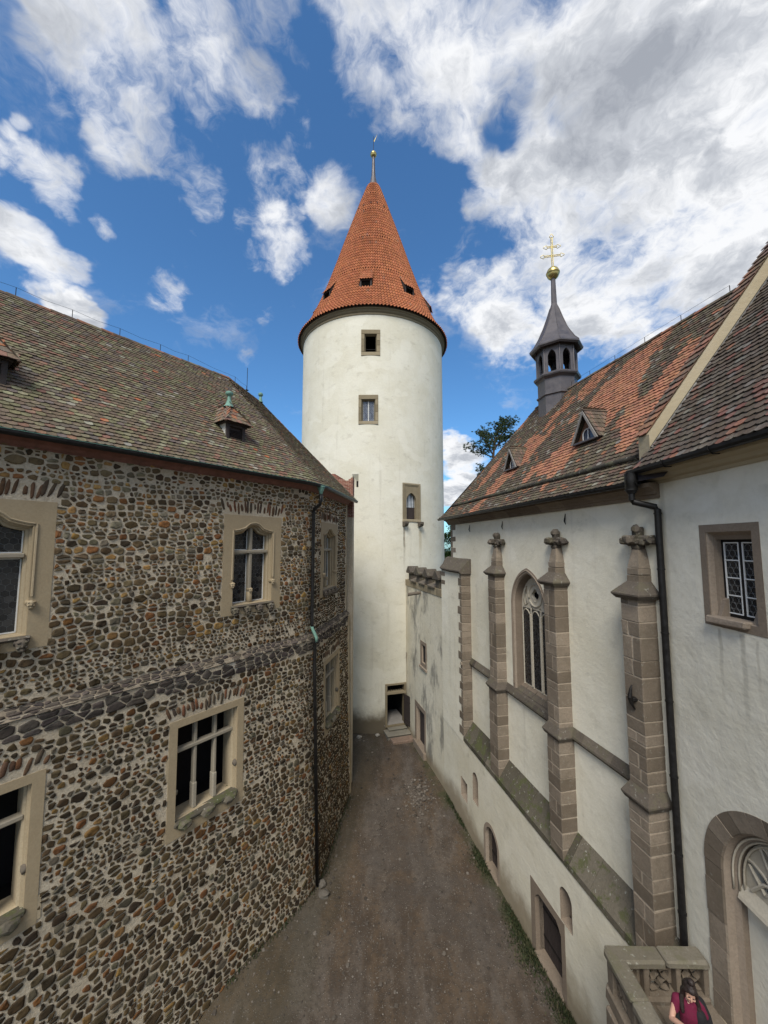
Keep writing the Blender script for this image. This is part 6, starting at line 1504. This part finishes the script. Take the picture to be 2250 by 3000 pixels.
# ================================================================== trees beyond the castle
def leafmat(name, a, b, c):
    m = Mat(name, 0.75, 0, 0.2); m.base(m.ramp(m.island(), [(0, a), (0.55, b), (1, c)])); return m.m
M_needle = leafmat('pine_needles', (0.03, 0.05, 0.026, 1), (0.06, 0.095, 0.045, 1), (0.11, 0.14, 0.065, 1)); M_leaf = leafmat('broad_leaves', (0.02, 0.04, 0.012, 1), (0.045, 0.085, 0.02, 1), (0.08, 0.13, 0.035, 1))
M_bark = stone('pine_bark', (0.06, 0.042, 0.032, 1), (0.15, 0.09, 0.06, 1), isl=False, bumpd=0.03)
pine = thing('pine_tree', (13.8, 45, -12.6), 'open crowned pine tree rising behind the left slope of the chapel roof', 'tree')
TR = [(13.8, 45, -12.6), (13.9, 45, -4), (13.75, 45, 4), (13.6, 45.1, 8.2), (13.2, 45, 10.6), (13.4, 45, 12.4), (13.9, 45.1, 14.0)]
mb = MB(); mb.tube(TR, [0.36, 0.30, 0.24, 0.19, 0.15, 0.11, 0.05], 9); tips = []
limbs = [((13.25, 45, 10.4), (-1.3, 0.2, 0.7), (-2.6, 0.3, 1.6)), ((13.2, 45, 10.7), (-0.9, -0.5, 1.3), (-1.8, -0.6, 2.6)), ((13.4, 45, 11.4), (0.7, 0.3, 1.2), (0.2, 0.5, 2.9)), ((13.4, 45, 11.8), (1.1, -0.2, 0.7), (2.2, -0.3, 1.3)), ((13.7, 45, 8.4), (-1.0, 0.2, 0.1), (-2.1, 0.2, 0.7)), ((13.7, 45, 7.6), (-0.8, -0.3, -0.3), (-1.6, -0.2, 0.2)), ((13.6, 45, 9.0), (1.3, 0.2, 0.4), (2.4, 0.3, 1.0)), ((13.9, 45, 13.8), (0.3, 0, 0.5), (0.6, 0.1, 1.0)), ((13.5, 45, 12.2), (-0.6, 0.6, 1.0), (-1.2, 1.2, 1.9)), ((13.5, 45, 12.5), (0.9, -0.7, 1.0), (1.5, -1.1, 1.8)), ((13.75, 45, 6.6), (-0.9, 0.1, 0.1), (-1.4, 0, -0.2)), ((13.8, 45, 6.0), (1.4, 0.3, 0.4), (2.6, 0.3, 0.9))]
for a, b, c_ in limbs:
    a, b, c_ = Vector(a), Vector(a)+Vector(b), Vector(a)+Vector(c_); mb.tube([a[:], b[:], c_[:]], [0.085, 0.055, 0.02], 6)
    for k in range(24):
        f = R.uniform(0.25, 1.08); p = b.lerp(c_, (f-0.5)*2) if f > 0.5 else a.lerp(b, f*2); q = p+Vector((R.gauss(0, 0.42), R.gauss(0, 0.42), R.gauss(0.08, 0.26))); mb.tube([p[:], q[:]], [0.022, 0.008], 4); tips.append(q)
mb.build('trunk', M_bark, pine); mb = MB()
for q in tips:
    for _ in range(7):
        p = q+Vector((R.gauss(0, 0.27), R.gauss(0, 0.27), R.gauss(0, 0.15)))
        for _ in range(22):
            d = Vector((R.gauss(0, 1), R.gauss(0, 1), R.gauss(0.25, 0.8))).normalized(); s_ = d.cross(Vector((R.random(), R.random(), R.random()))).normalized()*0.022; l = R.uniform(0.12, 0.26)
            mb.poly([(p-s_)[:], (p+s_)[:], (p+d*l)[:]])
mb.build('crown', M_needle, pine, recalc=False)
bt = thing('broadleaf_tree', (8.3, 46, -12.6), 'leafy green tree seen in the gap between tower and chapel corner', 'tree')
mb = MB(); mb.tube([(8.3, 46, -12.6), (8.2, 46, -7), (8.4, 46.1, -2), (8.2, 46, 1.2)], [0.32, 0.26, 0.16, 0.05], 8); tips = []
for k in range(34):
    z = R.uniform(-7.5, 0.9); t = R.uniform(0, 2*pi); l = R.uniform(1.2, 2.4)*(1 if z < -2 else 0.6); a = Vector((8.3, 46, z)); b = a+Vector((l*cos(t), l*sin(t), R.uniform(0.4, 1.2))); mb.tube([a[:], b[:]], [0.07, 0.02], 5); tips += [a.lerp(b, f) for f in (0.5, 0.75, 1, 1.1)]
mb.build('trunk', M_bark, bt); mb = MB()
for q in tips:
    for _ in range(95):
        p = q+Vector((R.gauss(0, 0.45), R.gauss(0, 0.45), R.gauss(0, 0.36))); d = Vector((R.gauss(0, 1), R.gauss(0, 1), R.gauss(0, 1))).normalized(); e = d.cross(Vector((0.3, 0.5, 0.8))).normalized(); l = R.uniform(0.09, 0.17)
        mb.poly([(p-d*l)[:], (p+e*l*0.5)[:], (p+d*l)[:], (p-e*l*0.5)[:]])
mb.build('crown', M_leaf, bt, recalc=False)

# ================================================================== sky, sun, camera
TH = math.atan(95/1110)
def skydir(x, y):
    a, b = (x*1.3562-1125)/1110, (1500-y*1.3562)/1110; v = Vector((a, cos(TH)-b*sin(TH), sin(TH)+b*cos(TH))); return v.normalized(), 1/(1+a*a+b*b)
world = bpy.data.worlds.new('World'); scene.world = world; world.use_nodes = True
nt = world.node_tree; nt.nodes.clear(); N = nt.nodes.new; Lk = nt.links.new
out = N('ShaderNodeOutputWorld'); bg = N('ShaderNodeBackground'); Lk(bg.outputs[0], out.inputs[0])
SKY_S = 0.1; bg.inputs[1].default_value = SKY_S
SUN_EL, SUN_AZ = radians(50), radians(-165)                       # azimuth clockwise from +Y
sky = N('ShaderNodeTexSky'); sky.sky_type = 'NISHITA'; sky.sun_disc = False; sky.sun_elevation = SUN_EL; sky.sun_rotation = SUN_AZ; sky.air_density = 1.0; sky.dust_density = 0.6; sky.ozone_density = 2.2
tc = N('ShaderNodeTexCoord'); DIR = tc.outputs['Generated']
def nmath(op, a, b=None, c=None):
    x = N('ShaderNodeMath'); x.operation = op
    for i, v in enumerate((a, b, c)):
        if v is None: continue
        if isinstance(v, (int, float)): x.inputs[i].default_value = v
        else: Lk(v, x.inputs[i])
    return x.outputs[0]
def vmath(op, a, b=None, sc=None):
    x = N('ShaderNodeVectorMath'); x.operation = op
    for i, v in enumerate((a, b)):
        if v is None: continue
        if isinstance(v, (tuple, Vector)): x.inputs[i].default_value = v[:]
        else: Lk(v, x.inputs[i])
    if sc is not None: x.inputs['Scale'].default_value = sc
    return x.outputs['Value' if op == 'DOT_PRODUCT' else 'Vector']
def nrange(v, a, b, c=0., d=1., smooth=True):
    r = N('ShaderNodeMapRange'); r.interpolation_type = 'SMOOTHSTEP' if smooth else 'LINEAR'; Lk(v, r.inputs[0])
    for i, q in zip((1, 2, 3, 4), (a, b, c, d)): r.inputs[i].default_value = q
    return r.outputs[0]
def nnoise(vec, scale, det=6, ro=0.6, color=False):
    t = N('ShaderNodeTexNoise'); t.inputs['Scale'].default_value = scale; t.inputs['Detail'].default_value = det; t.inputs['Roughness'].default_value = ro; Lk(vec, t.inputs['Vector']); return t.outputs['Color' if color else 'Fac']
# cloud layer: directions are stretched away from the horizon as on a flat cloud base
sepd = N('ShaderNodeSeparateXYZ'); Lk(DIR, sepd.inputs[0])
inv = nmath('DIVIDE', 1.0, nmath('ADD', nmath('MAXIMUM', sepd.outputs[2], 0.0), 0.42))
P = vmath('SCALE', DIR); Lk(inv, P.node.inputs['Scale'])
wob = vmath('SUBTRACT', nnoise(P, 3.0, 5, 0.62, True), (0.5, 0.5, 0.5)); wd = vmath('NORMALIZE', vmath('ADD', DIR, vmath('SCALE', wob, None, 0.20)))
blobs = [(615,30,60,.7),(745,35,56,.8),(700,10,50,.65),(655,125,30,.45),(1085,190,50,.75),(1150,235,40,.5),(190,55,95,0.7),(300,60,120,0.84),(430,90,110,0.84),(215,170,80,0.75),(300,230,85,0.84),(250,320,55,0.7),(350,355,55,0.79),(415,415,42,0.79),(440,200,75,0.66),(505,235,45,0.44),(560,30,70,0.48),(650,60,46,0.44),(520,110,50,0.53),
 (585,190,36,0.7),(622,262,36,0.7),(570,370,55,0.7),(625,395,34,0.62),(715,425,54,0.62),(575,485,40,0.79),(530,565,36,0.7),(595,550,46,0.84),(640,560,30,0.62),(640,470,22,0.44),(480,470,34,0.53),(425,508,24,0.44),(505,440,26,0.44),
 (14,265,22,0.53),(6,345,36,0.7),(75,365,30,0.62),(135,400,38,0.66),(30,500,44,0.79),(75,560,42,0.79),(140,560,26,0.62),(232,475,20,0.53),(320,560,34,0.44),(365,615,34,0.44),(575,668,20,0.5),(520,790,26,0.4),(60,120,40,0.35),(110,235,30,0.35),
 (155,672,40,1.1),(205,700,34,1.1),(250,725,20,1.0),(820,60,80,0.8),(770,150,52,0.7),(850,140,70,0.9),(900,200,85,0.95),(950,80,90,1.0),(850,275,46,0.8),(985,290,55,0.9),(930,300,40,0.7),(1040,340,46,0.7),(720,140,34,0.44),(1020,150,60,0.8),
 (1100,50,100,1.0),(1250,50,150,1.1),(1450,80,200,1.15),(1620,150,230,1.15),(1215,395,120,1.0),(1110,430,80,1.0),(1370,350,180,1.1),(1560,450,230,1.15),(1250,590,140,1.05),(1095,620,80,1.0),(1010,618,38,0.8),(945,630,24,0.5),(1130,690,66,1.0),(1420,600,160,1.05),(1530,650,130,0.9),(1270,690,60,0.9),(1330,240,90,0.95),(1290,510,110,1.0),(1180,520,80,1.0),(1420,720,80,0.7),(1160,320,40,0.5),
 (985,958,34,1.1),(1010,1005,40,1.1),(985,1065,26,1.1),(1660,900,120,0.5)]
acc = None
for x, y, r, s_ in blobs:
    v, k = skydir(x, y); ang = r*1.3562/1110*sqrt(k)*1.0
    d = vmath('DOT_PRODUCT', wd, v); w = nrange(d, cos(ang*1.8), cos(ang*0.1), 0, s_)
    acc = w if acc is None else nmath('SMOOTH_MAX', acc, w, 0.25)
for x, y, r, s_ in ((1085,200,60,.26),(1125,150,40,.14),(1170,215,36,.12),(1232,232,34,.30),(1070,270,40,.25),(690,95,30,.3),(365,20,30,.4)):
    v, k = skydir(x, y); ang = r*1.3562/1110*sqrt(k); acc = nmath('SUBTRACT', acc, nrange(vmath('DOT_PRODUCT', wd, v), cos(ang*1.6), cos(ang*0.2), 0, s_))
Pw = vmath('ADD', P, vmath('SCALE', vmath('SUBTRACT', nnoise(P, 5.0, 4, 0.6, True), (0.5, 0.5, 0.5)), None, 0.16))
f1 = nnoise(Pw, 4.6, 10, 0.64); f2 = nnoise(vmath('ADD', P, (3.1, 1.7, 0.4)), 1.6, 6, 0.55)
# everywhere else in the sky (behind the viewer) unseen broken cloud, added to whiten the ambient light
back = nmath('MULTIPLY', nrange(sepd.outputs[1], 0.15, -0.2), nrange(f2, 0.34, 0.5, 0, 1.0)); acc = nmath('MAXIMUM', acc, back)
dens = nmath('ADD', acc, nmath('MULTIPLY', nmath('SUBTRACT', f1, 0.5), 3.4))
alpha = nmath('MULTIPLY', nrange(dens, 0.32, 1.12), nrange(acc, 0.06, 0.40))
gsh = None
for x, y, r, s_ in ((1320,90,120,.20),(1560,60,160,.24),(1520,300,120,.26),(1400,470,90,.25),(1290,640,80,.22),(1570,560,120,.26),(1010,1000,40,.5),(1120,60,90,.22),(560,40,80,.2),(330,110,70,.18)):
    v, k = skydir(x, y); ang = r*1.3562/1110*sqrt(k); g_ = nrange(vmath('DOT_PRODUCT', wd, v), cos(ang*1.9), 1.0, 0, s_); gsh = g_ if gsh is None else nmath('ADD', gsh, g_)
lit = nnoise(vmath('ADD', Pw, (0.03, 0.05, -0.02)), 4.6, 10, 0.64); rel = nmath('MULTIPLY', nmath('SUBTRACT', f1, lit), 2.4)
gsh = nmath('MINIMUM', gsh, 0.24); gn = nnoise(Pw, 2.6, 8, 0.62)
sh = nmath('ADD', nmath('MULTIPLY', nrange(gn, 0.36, 0.70), nmath('ADD', 0.50, nmath('MULTIPLY', gsh, 1.5))), nmath('ADD', nmath('MULTIPLY', rel, 1.25), nmath('ADD', nmath('MULTIPLY', gsh, 0.35), nrange(dens, 0.7, 1.9, 0.0, 0.16))))
sh = nmath('ADD', nmath('MULTIPLY', sh, 0.84), nmath('MULTIPLY', nmath('SUBTRACT', nnoise(Pw, 9.0, 6, 0.6), 0.5), 0.5))
ca = N('ShaderNodeValToRGB'); e = ca.color_ramp.elements; e[0].position = 0.12; e[0].color = (0.86, 0.87, 0.89, 1); e[1].position = 1.0; e[1].color = (0.34, 0.365, 0.415, 1); q = e.new(0.52); q.color = (0.55, 0.575, 0.62, 1); Lk(sh, ca.inputs[0])
cl = vmath('SCALE', ca.outputs[0], None, 1/SKY_S)
tint = vmath('MULTIPLY', sky.outputs[0], (0.74, 1.23, 1.56))
mx = N('ShaderNodeMix'); mx.data_type = 'RGBA'; Lk(alpha, mx.inputs[0]); Lk(tint, mx.inputs[6]); Lk(cl, mx.inputs[7]); Lk(mx.outputs[2], bg.inputs[0])
sun = bpy.data.lights.new('sun', 'SUN'); sun.energy = 3.5; sun.angle = radians(25); sun.color = (1, 0.94, 0.83)
so = bpy.data.objects.new('sun', sun); C.objects.link(so); sd = Vector((sin(SUN_AZ)*cos(SUN_EL), cos(SUN_AZ)*cos(SUN_EL), sin(SUN_EL))); so.rotation_euler = sd.to_track_quat('Z', 'Y').to_euler(); so.location = sd*60
cam = bpy.data.cameras.new('camera'); cam.sensor_fit = 'VERTICAL'; cam.sensor_height = 36; cam.lens = 1110/3000*36; cam.clip_end = 3000; cam.clip_start = 0.05
co = bpy.data.objects.new('camera', cam); C.objects.link(co); co.rotation_euler = (pi/2+TH, 0, 0); scene.camera = co
vs = scene.view_settings; vs.view_transform = 'Standard'; vs.look = 'None'; vs.exposure = 0.16; vs.gamma = 1
scene.cycles.use_denoising = True
scene.cycles.max_bounces = 6; scene.cycles.diffuse_bounces = 4
